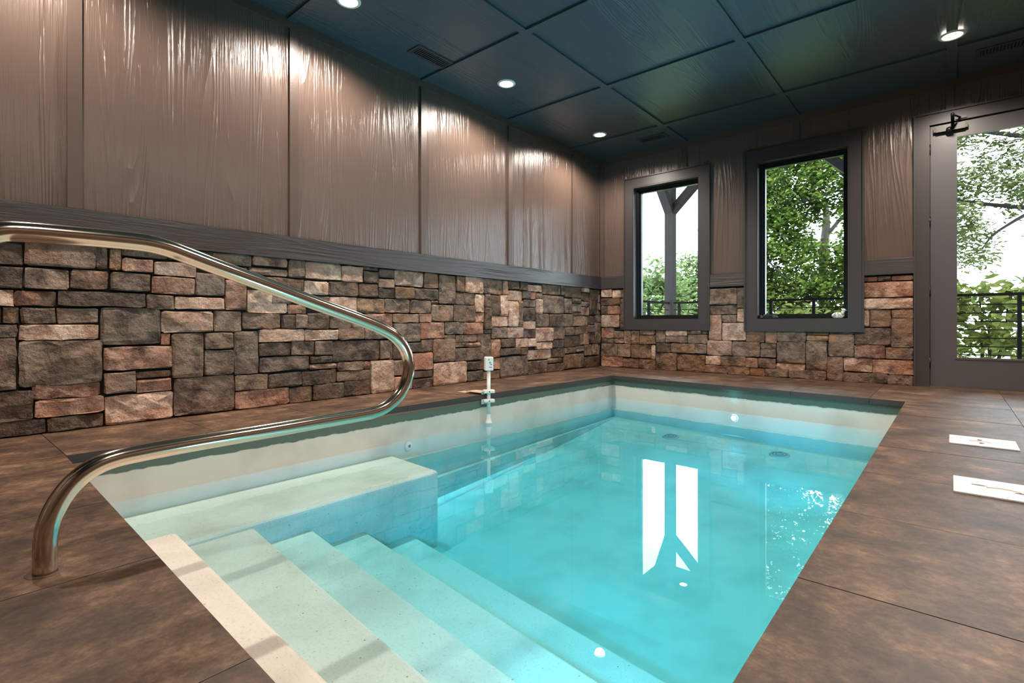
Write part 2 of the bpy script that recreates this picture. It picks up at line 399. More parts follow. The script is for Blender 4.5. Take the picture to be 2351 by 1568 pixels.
def stone(parent, side, u0, u1, v0, v1, cls, seed):
    """one cut stone laid against the wall: rough domed front, irregular outline, closed sides"""
    rr = random.Random(seed)
    g = -0.0004
    u0 += g; u1 -= g; v0 += g; v1 -= g
    w, h = u1 - u0, v1 - v0
    if w < 0.015 or h < 0.012: return
    nx = max(3, min(7, round(w / 0.055) + 2)); ny = max(3, min(6, round(h / 0.05) + 2))
    e = min(0.16, 0.35 / max(1, nx - 1))
    us = [0.0] + [0.07 + 0.86 * i / (nx - 3) for i in range(nx - 2)] + [1.0] if nx > 3 else [0, 0.5, 1]
    vs_ = [0.0] + [0.09 + 0.82 * j / (ny - 3) for j in range(ny - 2)] + [1.0] if ny > 3 else [0, 0.5, 1]
    proud = rr.uniform(0.010, 0.026) if min(w, h) > 0.05 else rr.uniform(0.006, 0.018)
    rough = rr.choice([0.004, 0.008, 0.013])
    tu, tv = rr.uniform(-0.006, 0.006), rr.uniform(-0.006, 0.006)
    j_out = min(0.006, 0.07 * min(w, h))
    vs = []; idx = {}
    for j, b in enumerate(vs_):
        for i, a in enumerate(us):
            bu, bv = i in (0, nx - 1), j in (0, ny - 1)
            uu, vv = u0 + a * w, v0 + b * h
            du = rr.uniform(-1, 1) * j_out; dv = rr.uniform(-1, 1) * j_out
            if bu and bv:
                c = min(0.007, 0.10 * min(w, h)); uu += c * (1 if i == 0 else -1); vv += c * (1 if j == 0 else -1); d = proud - 0.010
            elif bu or bv:
                if bu: uu += abs(du) * (1 if i == 0 else -1); vv += dv
                if bv: vv += abs(dv) * (1 if j == 0 else -1); uu += du
                d = proud - rr.uniform(0.002, 0.008)
            else:
                uu += du * 1.6; vv += dv * 1.6
                nz = mnoise.noise(Vector((uu * 9 + seed * 3.1, vv * 9, seed * 1.7)))
                d = proud + nz * rough * 1.5 + rr.uniform(-1, 1) * rough * 0.5 + tu * (a - 0.5) + tv * (b - 0.5)
            idx[(i, j)] = len(vs); vs.append((uu, vv, d))
    fs = [(idx[i, j], idx[i + 1, j], idx[i + 1, j + 1], idx[i, j + 1]) for j in range(ny - 1) for i in range(nx - 1)]
    loop = [(i, 0) for i in range(nx)] + [(nx - 1, j) for j in range(1, ny)] + [(i, ny - 1) for i in range(nx - 2, -1, -1)] + [(0, j) for j in range(ny - 2, 0, -1)]
    base = len(vs)
    for k in loop:
        p = vs[idx[k]]; vs.append((p[0], p[1], -0.017))
    n = len(loop)
    sk = [(idx[loop[k]], base + k, base + (k + 1) % n, idx[loop[(k + 1) % n]]) for k in range(n)]
    if side == 'L':
        P = [(XL + d, u, v) for u, v, d in vs]
    else:
        P = [(u, YB - d, v) for u, v, d in vs]
    tri = []
    for f in fs: tri += [(f[0], f[1], f[2]), (f[0], f[2], f[3])] if rr.random() < 0.5 else [(f[0], f[1], f[3]), (f[1], f[2], f[3])]
    mb = MB(); mb.add(P, tri)
    mb.f += [tuple(f) for f in sk]; mb.smooth += [False] * len(sk)
    mb.build('stone', ST[cls], parent)

def stones_from(text, off, k, side, parent, seed0, umin, umax, vmin, vmax):
    fn = on_left if side == 'L' else on_back
    n = 0
    for ln in text.split(';'):
        t = ln.split()
        if len(t) < 5: continue
        x0, y0, x1, y1 = [float(v) for v in t[:4]]; cls = t[4]
        X0, X1, Y0, Y1 = off[0] + x0 * k, off[0] + x1 * k, off[1] + y0 * k, off[1] + y1 * k
        xc, yc = (X0 + X1) / 2, (Y0 + Y1) / 2
        vx = 2184.0 if side == 'L' else -200.0
        sl = lambda y: 0.3 * abs((CY - y) / (vx - xc)) * (X1 - X0)
        Y0, Y1 = Y0 + sl(Y0), Y1 - sl(Y1)
        ua, ub = fn(X0, yc)[0], fn(X1, yc)[0]; vt, vb = fn(xc, Y0)[1], fn(xc, Y1)[1]
        stone(parent, side, max(umin, ua), min(umax, ub), max(vmin, vb), min(vmax, vt), cls, seed0 + n); n += 1

S_L1 = """-60 165 158 332 1;165 165 662 352 2;664 200 742 360 2;752 212 834 366 6;838 215 1160 284 2;840 280 1057 382 4;1060 303 1355 410 3;1165 262 1350 300 2;
1360 232 1470 335 5;1473 240 1738 336 2;1741 262 1985 344 4;1990 282 2103 418 2;1716 345 1988 405 2;1600 340 1712 405 2;1788 408 2098 503 6;
-60 335 160 490 1;162 345 474 502 2;479 360 746 500 4;758 376 1040 512 2;1042 404 1342 534 4;1346 380 1552 542 5;1555 430 1704 640 4;1706 498 1982 663 3;1985 600 2120 666 4;2012 506 2111 548 3;1860 506 2008 596 2;
-60 495 92 612 3;96 504 393 615 4;398 508 1004 620 1;1008 530 1202 634 2;1204 546 1550 637 3;
-60 616 8 734 1;14 614 132 736 6;136 622 384 737 2;387 624 680 734 2;688 620 1106 882 5;1110 644 1472 794 3;1476 643 1668 792 2;1672 653 1938 772 2;1942 668 2160 770 1;
-60 737 122 828 5;128 735 680 850 3;1110 798 1173 884 4;1182 798 1406 1110 2;1410 794 1612 910 2;1410 911 1612 1092 5;1616 784 1787 1086 5;1789 770 2106 862 3;1789 862 2008 957 1;1792 955 2138 1066 5;
-60 830 113 1200 2;122 845 708 1168 5;710 884 1188 1057 4;712 1063 940 1218 2;942 1056 1184 1108 6;940 1110 1184 1208 4;1196 1088 1618 1368 2;1620 1078 1850 1200 2;1852 1068 2082 1178 1;
-60 1192 230 1418 1;220 1134 692 1258 4;236 1234 720 1382 3;722 1203 1196 1432 3;1622 1176 1996 1326 4;1998 1166 2157 1282 2;
-60 1392 320 1522 1;325 1354 716 1484 1"""
S_L2 = """62 130 334 274 3;334 162 495 290 3;485 165 610 201 2;497 203 617 296 2;617 186 734 259 1;735 195 950 323 3;952 216 1058 337 2;1060 232 1188 450 2;1190 240 1257 361 2;1258 242 1395 372 3;1396 258 1540 382 2;1541 268 1584 384 4;1586 272 1666 345 1;
1667 278 1724 352 1;1725 306 1836 362 3;1725 280 1836 304 1;1838 296 1976 384 2;1977 310 2006 384 2;2007 315 2131 407 1;2132 328 2193 364 3;2132 366 2193 430 1;2194 340 2256 532 1;2257 346 2285 376 2;2257 378 2285 440 4;2257 442 2285 500 2;2257 502 2285 535 4;
54 275 238 385 3;239 279 462 394 1;463 296 610 400 1;612 261 732 331 2;612 331 732 407 1;734 321 876 414 6;877 333 1058 420 1;1189 362 1333 459 2;1334 376 1405 515 3;1406 376 1448 474 2;1449 383 1524 542 1;1525 383 1582 542 3;1583 347 1687 427 3;1689 352 1751 414 1;
1752 360 1791 416 4;1792 364 1844 411 2;1694 416 1789 474 2;1791 412 1842 524 3;1843 384 2004 524 5;2005 408 2061 520 2;2062 408 2131 446 1;2062 447 2131 513 5;2132 431 2193 470 2;2132 471 2193 537 4;
54 388 246 476 2;247 394 452 524 3;452 407 657 519 6;658 410 846 517 2;848 418 1005 520 2;1005 424 1058 450 2;1006 453 1170 582 2;1171 456 1334 584 2;1334 516 1405 590 4;1405 475 1457 642 1;1457 542 1581 622 3;1582 427 1660 622 3;1660 423 1694 622 2;1695 474 1788 578 1;
1697 578 1789 643 3;1789 523 1893 622 2;1894 527 1967 622 1;1968 524 2069 624 5;2070 540 2173 617 2;2062 514 2142 539 1;2174 538 2236 607 1;2237 534 2284 588 2;
-10 528 76 632 2;77 518 245 642 1;246 522 412 634 2;413 526 506 640 4;508 520 717 662 4;718 523 914 592 2;914 520 1007 586 4;718 593 919 737 5;919 584 1107 714 4;1107 584 1249 679 5;1249 588 1396 678 4;1404 642 1457 670 1;1457 623 1581 710 5;1583 623 1702 707 3;
1700 643 1790 707 1;1790 626 1922 734 3;1921 623 2010 716 5;2010 623 2071 687 2;2072 619 2126 682 2;2127 614 2181 670 6;2182 607 2231 662 2;2232 588 2284 747 2;
57 641 310 723 3;310 630 508 718 2;509 642 716 716 2;-42 726 132 835 2;133 726 271 834 5;271 720 621 884 1;621 720 692 864 2;692 730 718 864 1;1107 681 1191 714 2;1191 679 1351 737 2;1351 674 1379 737 1;1379 671 1457 880 2;1457 711 1524 852 4;1523 709 1641 777 1;
1640 706 1734 777 3;1734 707 1795 772 3;1794 734 1914 792 3;1918 716 2007 780 1;2009 687 2124 774 1;2124 669 2150 757 2;2150 667 2186 757 4;2186 661 2231 750 1;
98 837 267 894 1;97 894 301 940 4;302 879 502 952 2;502 878 552 940 4;553 866 724 1120 3;721 868 826 986 2;720 738 826 866 1;827 738 934 812 1;933 713 1020 812 2;828 813 1019 950 4;1019 710 1184 887 2;1186 737 1291 774 2;1291 737 1379 773 4;1184 774 1381 880 2;1523 778 1677 834 1;
1677 777 1729 834 1;1728 788 1907 870 3;1908 779 1977 850 1;1977 774 2007 850 1;2007 774 2091 820 2;2091 764 2156 806 2;2157 753 2206 838 2;2206 748 2260 834 4;2260 747 2284 870 2;
36 942 256 1063 1;256 934 295 1043 6;296 943 551 1030 2;120 1038 352 1170 1;351 1013 551 1142 1;724 988 868 1098 4;868 946 1019 1004 2;868 1004 1021 1086 1;1020 879 1270 1064 3;1270 878 1394 947 1;1270 947 1397 1031 1;1396 854 1522 946 4;1397 947 1524 1018 2;1523 836 1730 1004 5;
1729 870 1877 982 2;1877 850 1987 892 2;1877 892 2002 960 1;2002 820 2156 936 2;2156 840 2262 928 1;2261 872 2284 914 2"""
stones_from(S_L1, (0, 500), 0.33160, 'L', wl, 100, -1.0, YB - 0.01, 0.001, 1.1)
stones_from(S_L2, (680, 560), 0.30625, 'L', wl, 400, -1.0, YB - 0.012, 0.001, 1.1)
# the same masonry goes on beyond the picture's edge
rr = random.Random(5)
z = 0.001; row = 0
for hgt in (0.15, 0.21, 0.12, 0.18, 0.14, 0.16, 0.138):
    y = -0.75
    while y < 0.2:
        w = rr.uniform(0.16, 0.34); y2 = min(y + w, 0.235)
        if y2 - y > 0.05: stone(wl, 'L', y, y2, z, z + hgt, rr.choice('122345'), 900 + row); row += 1
        y += w
    z += hgt

# ---- back wall
W1 = (-3.300, -2.390, 0.655, 2.460)
W2 = (-1.725, -0.814, 0.652, 2.490)
DO = (-0.160, 0.900, 0.0, 2.520)
y0, y1 = YB + 0.016, YB + 0.20
wb = MB()
for a, b in ((XL - 0.22, W1[0]), (W1[1], W2[0]), (W2[1], DO[0]), (DO[1], XR + 0.2)): wb.box(a, b, y0, y1, -0.35, H + 0.1)
for a, b, c, d in (W1, W2, DO):
    wb.box(a, b, y0, y1, d, H + 0.1)
    wb.box(a, b, y0, y1, -0.35, c - (0.002 if c else 0.03))
wb = wb.build('wall_back', M['dark_back'])
tag(wb, 'dark panelled end wall with two windows and a glazed door', 'wall', kind='structure')
def bp_(a, b, c, d): MB().box(a + 0.001, b - 0.001, YB, YB + 0.016, c, d).build('panel', M['paint_v'], wb)
TP = H - 0.04
bp_(XL, W1[0], 1.24, TP); bp_(W1[0], -2.578, 2.46, TP); bp_(-2.578, W1[1], 2.46, TP); bp_(W1[1], W2[0], 1.19, TP)
bp_(W2[0], -1.307, 2.49, TP); bp_(-1.307, W2[1], 2.49, TP); bp_(W2[1], DO[0], 1.24, TP); bp_(DO[0], -0.01, 2.52, TP); bp_(-0.01, 1.2, 2.52, TP); bp_(DO[1], XR, 0.0, 2.52)
for x, zb in ((-2.578, 2.59), (-1.307, 2.60), (-0.01, 2.63), (1.2, 0.0)):
    MB().box(x - 0.029, x + 0.029, YB - 0.018, YB, zb, H - 0.072).build('batten', M['batten'], wb)
MB().box(XL, XR, YB - 0.022, YB, H - 0.072, H).build('top_trim', M['batten'], wb)
MB().box(XL + 0.016, XL + 0.075, YB - 0.016, YB, 1.26, H - 0.072).build('corner_trim', M['batten'], wb)
for a, b, c, d in ((XL + 0.03, -3.425, 1.098, 1.266), (-2.288, -1.848, 1.056, 1.212), (-0.700, -0.280, 1.104, 1.266)):
    MB().box(a, b, YB - 0.024, YB + 0.016, c + 0.014, d).build('ledge_board', M['paint_x'], wb)
    MB().box(a, b, YB - 0.034, YB + 0.016, c, c + 0.016).build('ledge_strip', M['trim'], wb)
S_B = """60 322 142 380 3;143 326 203 384 3;204 322 232 386 2;60 382 200 437 1;60 438 111 500 2;111 438 200 500 4;200 387 232 612 1;60 501 194 592 3;60 594 156 667 4;157 618 228 669 2;60 668 156 703 2;157 670 228 703 4;
229 612 279 712 2;279 614 337 712 6;337 606 447 646 2;338 646 453 714 6;454 606 522 702 2;523 612 677 653 3;523 653 679 702 2;679 608 776 641 2;776 608 820 642 2;679 642 817 710 2;
57 704 182 802 2;182 708 275 805 2;276 712 420 817 6;420 717 451 822 3;454 702 557 772 1;558 704 732 777 6;732 710 814 780 2;
54 794 218 876 4;218 811 331 882 6;331 818 452 890 6;452 771 603 904 2;603 782 806 918 6;
824 312 1030 434 2;1030 308 1088 454 1;824 435 1030 502 2;826 503 921 684 3;921 503 1028 559 2;1030 456 1088 558 3;923 560 1093 687 3;816 684 993 794 3;993 690 1192 804 2;
1094 612 1227 699 2;1227 614 1313 707 2;1313 620 1520 698 5;1520 612 1682 649 1;1520 650 1677 688 6;1682 612 1862 641 5;1676 641 1860 803 2;1193 703 1310 746 6;1195 746 1310 807 2;1312 694 1517 852 5;1517 688 1670 903 2;
807 793 914 859 3;913 795 1090 872 2;1089 808 1179 880 4;1179 810 1304 882 2;1305 846 1514 897 3;803 858 962 931 2;961 865 1119 943 6;1119 878 1227 949 6;1227 882 1395 962 2;1395 892 1665 980 2;1666 800 1784 988 2;
1925 232 2026 268 4;2026 228 2124 264 1;2124 222 2282 258 4;1921 264 2281 382 4;1921 382 2282 466 3;1930 466 1969 588 3;1969 464 2124 593 2;2124 463 2284 527 6;2122 527 2285 737 2;1862 595 2120 722 2;1860 717 2082 817 4;2082 733 2285 826 2;
1784 805 1989 912 3;1988 818 2286 932 4;1782 911 2099 1008 2;2099 928 2286 1020 2"""
stones_from(S_B, (1360, 560), 0.32326, 'B', wb, 1200, XL + 0.03, -0.282, 0.001, 1.11)

# ---- walls that close the room beside and behind the camera
o = MB().box(XR, XR + 0.2, YN, YB + 0.2, -0.35, H + 0.1).build('wall_right', M['plaster']); tag(o, 'dark painted wall to the right of the door', 'wall', kind='structure')
o = MB().box(XL - 0.22, XR + 0.2, YN - 0.2, YN, -0.35, H + 0.1).build('wall_near', M['plaster']); tag(o, 'dark painted wall across from the windows', 'wall', kind='structure')

# ---- ceiling
ce = MB().box(XL - 0.2, XR + 0.2, YN - 0.2, YB + 0.2, H + 0.012, H + 0.2).build('ceiling', M['vent_dark'])
tag(ce, 'dark coffered ceiling of grained panels and flat battens', 'ceiling', kind='structure')
CX = [XL, -2.56, -1.302, 0.005, XR]; CYs = [YN, -0.66, 0.60, 1.87, 3.155, 4.395, 5.68, YB]
for a, b in zip(CX, CX[1:]):
    for c, d in zip(CYs, CYs[1:]):
        MB().box(a + 0.001, b - 0.001, c + 0.001, d - 0.001, H, H + 0.012).build('panel', M['paint_ceil_bounce_tint'], ce)
for x in CX[1:-1]:
    MB().box(x - 0.034, x + 0.034, YN, YB - 0.022, H - 0.018, H).build('batten', M['paint_ceil_bounce_tint'], ce)
for y in CYs[1:-1]:
    for a, b in zip(CX, CX[1:]):
        MB().box(a + (0.034 if a != XL else 0.022), b - 0.034, y - 0.033, y + 0.033, H - 0.018, H).build('batten', M['paint_ceil_bounce_tint'], ce)

# ---- floor: slab round the pool and the slate tiles
PA, PB, PC, PD = (-3.112, 0.462), (-3.018, 5.343), (-0.274, 5.046), (-0.286, 0.388)
lin = lambda p, q, t: (p[0] + (q[0] - p[0]) * t, p[1] + (q[1] - p[1]) * t)
XLe = lambda y: PA[0] + (PB[0] - PA[0]) * (y - PA[1]) / (PB[1] - PA[1])
XRe = lambda y: PD[0] + (PC[0] - PD[0]) * (y - PD[1]) / (PC[1] - PD[1])
YNe = lambda x: PA[1] + (PD[1] - PA[1]) * (x - PA[0]) / (PD[0] - PA[0])
YFe = lambda x: PB[1] + (PC[1] - PB[1]) * (x - PB[0]) / (PC[0] - PB[0])
fl = MB(); e = 0.10
fl.prism([(XL - 0.02, YN), (XLe(YN) - e, YN), (XLe(YB) - e, YB + 0.02), (XL - 0.02, YB + 0.02)], -0.32, -0.04)
fl.prism([(-0.22, YN), (XR, YN), (XR, YB + 0.02), (-0.22, YB + 0.02)], -0.32, -0.04)
fl.prism([(XLe(YN) - e, YN), (-0.22, YN), (-0.22, YNe(-0.22) - e), (PA[0] - e, PA[1] - e)], -0.32, -0.0402)
fl.prism([(PB[0] - e, PB[1] + e), (-0.22, YFe(-0.22) + e), (-0.22, YB + 0.02), (XLe(YB) - e, YB + 0.02)], -0.32, -0.0402)
fl = fl.build('floor', M['slab']); tag(fl, 'brown slate tile deck around the pool', 'floor', kind='structure')
def tile(poly, mat):
    n = len(poly); cx = sum(p[0] for p in poly) / n; cy = sum(p[1] for p in poly) / n
    g = 0.0016; q = []
    for x, y in poly:
        q.append((x + (g if x < cx else -g), y + (g if y < cy else -g)))
    o = MB().prism(q, -0.04, R.uniform(-0.0006, 0.0006)).build('tile', M[mat], fl)
    o.data.materials.append(M['tile_edge_shade'])
    for f in o.data.polygons[2:]: f.material_index = 1  # shade of the upright faces put into their colour
    return o
ys = [PA[1], 1.115, 1.755, 2.40, 3.03, 3.66, 4.29, 4.92, 5.345]
for a, b in zip(ys, ys[1:]):
    tile([(XL - 0.015, a), (XLe(a), a), (XLe(b), b), (XL - 0.015, b)], 'tile_y')
xs = [XL - 0.015, PB[0], -2.29, -1.70, -1.10, -0.51, 0.325, XR]
for a, b in zip(xs, xs[1:]):
    fa = YFe(a) if a >= PB[0] - 1e-6 else 5.345
    fb = YFe(b) if b <= PC[0] else 5.046
    if a < PB[0]: fb = PB[1]
    if a >= PC[0]: fa = 5.046
    p = [(a, fa), (b, fb), (b, YB + 0.015), (a, YB + 0.015)]
    if a < PC[0] < b: p = [(a, fa), PC, (b, 5.046), (b, YB + 0.015), (a, YB + 0.015)]
    tile(p, 'tile_x')
ys = [0.388, 0.80, 1.388, 1.980, 2.560, 3.150, 3.735, 4.320, 4.90, 5.046]
for a, b in zip(ys, ys[1:]):
    tile([(XRe(a), a), (0.325, a), (0.325, b), (XRe(b), b)], 'tile_x')
ys = [0.388, 0.80, 1.388, 1.980, 2.560, 3.150, 3.735, 4.320, 5.046]
for a, b in zip(ys, ys[1:]):
    tile([(0.325, a), (XR, a), (XR, b), (0.325, b)], 'tile_x')
xs = [XL - 0.015, PA[0], -2.838, -2.212, -1.593, -0.974, PD[0], 0.325, XR]
for a, b in zip(xs, xs[1:]):
    ya = YNe(a) if PA[0] - 1e-6 <= a <= PD[0] + 1e-6 else (PA[1] if a < PA[0] else PD[1])
    yb = YNe(b) if b <= PD[0] + 1e-6 else PD[1]
    if b <= PA[0] + 1e-6: yb = PA[1]
    tile([(a, -0.16), (b, -0.16), (b, yb), (a, ya)], 'tile_y')
    tile([(a, -0.78), (b, -0.78), (b, -0.16), (a, -0.16)], 'tile_y')
    tile([(a, YN), (b, YN), (b, -0.78), (a, -0.78)], 'tile_y')

# ---- windows and door
def frame4(name, mat, parent, a, b, c, d, w, yA, yB):
    for x0, x1, z0, z1 in ((a, a + w, c, d), (b - w, b, c, d), (a + w, b - w, c, c + w), (a + w, b - w, d - w, d)):
        MB().box(x0, x1, yA, yB, z0, z1).build(name, mat, parent)
def window(name, op, label, lat):
    a, b, c, d = op
    root = empty(name, (a, YB, c)); root['kind'] = 'structure'; tag(root, label, 'window', kind='structure')
    def P(o): o.parent = root; o.matrix_parent_inverse = Matrix.Translation((-a, -YB, -c)); return o
    ks = []
    n0 = len(COL.objects)
    before = set(COL.objects)
    cw = 0.118
    frame4('casing_board', M['trim'], None, a - cw, b + cw, c - cw, d + cw, cw, YB - 0.022, YB + 0.01)
    frame4('casing_bead', M['trim'], None, a - cw - 0.014, b + cw + 0.014, c - cw - 0.014, d + cw + 0.014, 0.016, YB - 0.036, YB + 0.01)
    frame4('jamb', M['trim'], None, a - 0.001, b + 0.001, c - 0.001, d + 0.001, 0.014, YB - 0.018, YB + 0.20)
    frame4('sash_frame', M['sash'], None, a + 0.014, b - 0.014, c + 0.014, d - 0.014, 0.030, YB + 0.075, YB + 0.165)
    frame4('sash_bead', M['sash'], None, a + 0.044, b - 0.044, c + 0.044, d - 0.044, 0.022, YB + 0.105, YB + 0.155)
    MB().box(a + 0.06, b - 0.06, YB + 0.128, YB + 0.134, c + 0.06, d - 0.06).build('pane', M['glass'], None)
    mx = (a + b) / 2
    MB().box(mx - 0.06, mx + 0.06, YB + 0.070, YB + 0.080, d - 0.048, d - 0.038).build('latch', M['black'], None)
    for o in set(COL.objects) - before: P(o)
    return root
window('window_1', W1, 'dark framed window nearer the corner, showing a timber post outside', 0)
window('window_2', W2, 'dark framed window filled with oak leaves, next to the door', 0)

a, b, c, d = DO
dr = empty('door_1', (a, YB, 0)); tag(dr, 'dark glazed door with a closer arm at its top', 'door', kind='structure')
before = set(COL.objects)
cw = 0.105
for n_, w0, w1, f in (('casing_board', 0.0, cw, 0.022), ('casing_bead', cw - 0.002, cw + 0.016, 0.036)):
    MB().box(a - w1, a - w0, YB - f, YB + 0.01, 0.0, d + w1).build(n_, M['trim'], None)
    MB().box(b + w0, b + w1, YB - f, YB + 0.01, 0.0, d + w1).build(n_, M['trim'], None)
    MB().box(a - w0, b + w0, YB - f, YB + 0.01, d + w0, d + w1).build(n_, M['trim'], None)
MB().box(a - 0.001, a + 0.003, YB - 0.002, YB + 0.2, 0, d).build('jamb', M['trim'], None)
MB().box(b - 0.003, b + 0.001, YB - 0.002, YB + 0.2, 0, d).build('jamb', M['trim'], None)
MB().box(a, b, YB - 0.002, YB + 0.2, d - 0.003, d + 0.001).build('jamb', M['trim'], None)
MB().box(a, a + 0.03, YB + 0.053, YB + 0.2, 0, d).build('door_stop', M['trim'], None)
MB().box(b - 0.03, b, YB + 0.053, YB + 0.2, 0, d).build('door_stop', M['trim'], None)
MB().box(a, b, YB + 0.053, YB + 0.2, d - 0.03, d).build('door_stop', M['trim'], None)
MB().box(a, b, YB + 0.0, YB + 0.2, -0.03, 0.013).build('threshold', M['chrome_dull'], None)
ya, yb = YB + 0.006, YB + 0.052
gx0, gx1, gz0, gz1 = 0.040, 0.700, 0.290, 2.372
leaf = MB()
leaf.box(a + 0.006, gx0, ya, yb, 0.014, d - 0.008); leaf.box(gx1, b - 0.006, ya, yb, 0.014, d - 0.008)
leaf.box(gx0, gx1, ya, yb, 0.014, gz0); leaf.box(gx0, gx1, ya, yb, gz1, d - 0.008)
leaf = leaf.build('door_leaf', M['door'], None)
frame4('glazing_bead', M['door'], None, gx0 - 0.018, gx1 + 0.018, gz0 - 0.018, gz1 + 0.018, 0.020, ya - 0.006, ya + 0.002)
MB().box(gx0 - 0.005, gx1 + 0.005, YB + 0.026, YB + 0.032, gz0 - 0.005, gz1 + 0.005).build('pane', M['glass'], None)
for z_ in (2.29, 1.595, 0.92, 0.23):
    MB().tube([(a + 0.003, YB - 0.004, z_ - 0.05), (a + 0.003, YB - 0.004, z_ + 0.05)], 0.007, 10).build('hinge', M['black'], None)
MB().tube([(0.80, YB + 0.006, 1.02), (0.80, YB - 0.05, 1.02), (0.72, YB - 0.055, 1.02)], 0.010, 10).build('lever_handle', M['black'], None)
# closer on the inside face of the top rail
zc = 2.462
MB().box(-0.112, 0.100, YB - 0.046, YB + 0.006, zc - 0.030, zc + 0.030).build('closer_body', M['black'], None)
for x in (-0.130, 0.100): MB().box(x, x + 0.018, YB - 0.040, YB + 0.002, zc - 0.024, zc + 0.024).build('closer_cap', M['closer_cap'], None)
MB().lathe((-0.015, YB - 0.046, zc - 0.022), [(0.0, 0.020), (0.016, 0.020), (0.024, 0.010), (0.024, 0.0)], 16, (0, -1, 0)).build('closer_knob', M['black'], None)
MB().tube([(0.01, YB - 0.02, zc + 0.022), (0.01, YB - 0.02, zc + 0.046)], 0.012, 10).build('closer_spindle', M['black'], None)
el = Vector((0.008, YB - 0.245, zc + 0.052))
MB().obox((0.01, YB - 0.02, zc + 0.046), el, 0.026, 0.008).build('closer_arm', M['black'], None)
MB().obox(el, (0.062, YB - 0.034, zc + 0.078), 0.016, 0.007).build('closer_arm', M['black'], None)
MB().lathe(el - Vector((0, 0, 0.010)), [(0, 0), (0.013, 0), (0.013, 0.022), (0, 0.022)], 14).build('closer_joint', M['black'], None)
MB().box(0.028, 0.112, YB - 0.036, YB - 0.022, zc + 0.066, zc + 0.090).build('closer_bracket', M['black'], None)
for o in set(COL.objects) - before:
    o.parent = dr; o.matrix_parent_inverse = Matrix.Translation((-a, -YB, 0))

# ================================================================== POOL
pool = empty('swimming_pool', (-1.7, 2.8, -0.9)); tag(pool, 'cream moulded swimming pool with steps and a side bench', 'pool', kind='structure')
before = set(COL.objects)
qA, qB, qC, qD = (-3.105, 0.425), (-3.065, 5.395), (-0.255, 5.085), (-0.262, 0.36)
ZF0, ZF1 = -0.83, -0.465                                             # floor rises to the far end
zfl = lambda y: ZF0 + (ZF1 - ZF0) * min(1, max(0, (y - 2.2) / 3.25))
sh = MB()
def strip(p, q, zs):                                               # wall strip with n rows, facing right of p->q
    sh.add([(p[0], p[1], zs[0]), (q[0], q[1], zs[1]), (q[0], q[1], zs[2]), (p[0], p[1], zs[3])], [(0, 1, 2, 3)])
zl1 = -0.385
ins = lambda p, dx, dy: (p[0] + dx, p[1] + dy)
lA1, lB1, lC1 = ins(qA, 0.045, 0), ins(qB, 0.045, -0.05), ins(qC, 0, -0.05)
strip(qA, qB, (-0.041, -0.041, zl1, zl1)); strip(qB, qC, (-0.041, -0.041, zl1, zl1)); strip(qC, qD, (-0.041, -0.041, -0.9, -0.9)); strip(qD, qA, (-0.041, -0.041, -0.9, -0.9))
sh.add([(*qA, zl1), (*qB, zl1), (*lB1, zl1), (*lA1, zl1)], [(0, 1, 2, 3)])
sh.add([(*qB, zl1), (*qC, zl1), (*lC1, zl1), (*lB1, zl1)], [(0, 1, 2, 3)])
zA2, zB2 = -0.645, -0.475
lA2, lB2 = ins(lA1, 0.06, 0), ins(lB1, 0.06, -0.02)
strip(lA1, lB1, (zl1, zl1, zB2, zA2)); sh.add([(*lA1, zA2), (*lB1, zB2), (*lB2, zB2), (*lA2, zA2)], [(0, 1, 2, 3)])
strip(lA2, lB2, (zA2, zB2, zfl(5.3) - 0.05, ZF0 - 0.05)); strip(lB1, lC1, (zl1, zl1, -0.60, -0.60))
shell = sh.build('pool_wall', M['shell'], None)
for p_, q_ in (((-3.2, 0.3), (-0.2, 2.2)),):
    fm = MB(); n = 12
    fm.add([(-3.12, 0.3, ZF0), (-0.2, 0.3, ZF0), (-0.2, 2.2, ZF0), (-3.12, 2.2, ZF0), (-0.2, 5.45, ZF1), (-3.12, 5.45, ZF1)], [(0, 1, 2, 3), (3, 2, 4, 5)])
    fm.build('pool_floor', M['shell'], None)
bevel(MB().prism([(-3.115, 0.40), (-2.53, 0.40), (-2.53, 2.225), (-3.09, 2.262)], -0.88, -0.345).build('bench', M['tread'], None), 0.022, 3)
nos = lambda x, yl, yr: yl + (yr - yl) * (x + 2.53) / 2.28
for yl, yr, zt in ((1.064, 0.845, -0.364), (1.357, 1.10, -0.462), (1.677, 1.40, -0.570), (2.002, 1.72, -0.691)):
    bevel(MB().prism([(-2.54, 0.40), (-0.258, 0.34), (-0.258, nos(-0.258, yl, yr)), (-2.54, yl)], -0.88, zt).build('step', M['tread'], None), 0.016, 3)
bevel(MB().prism([(-2.44, 0.40), (-0.258, 0.34), (-0.258, 0.618), (-2.44, 0.712)], -0.5, -0.248).build('rim_step', M['tread'], None), 0.022, 3)
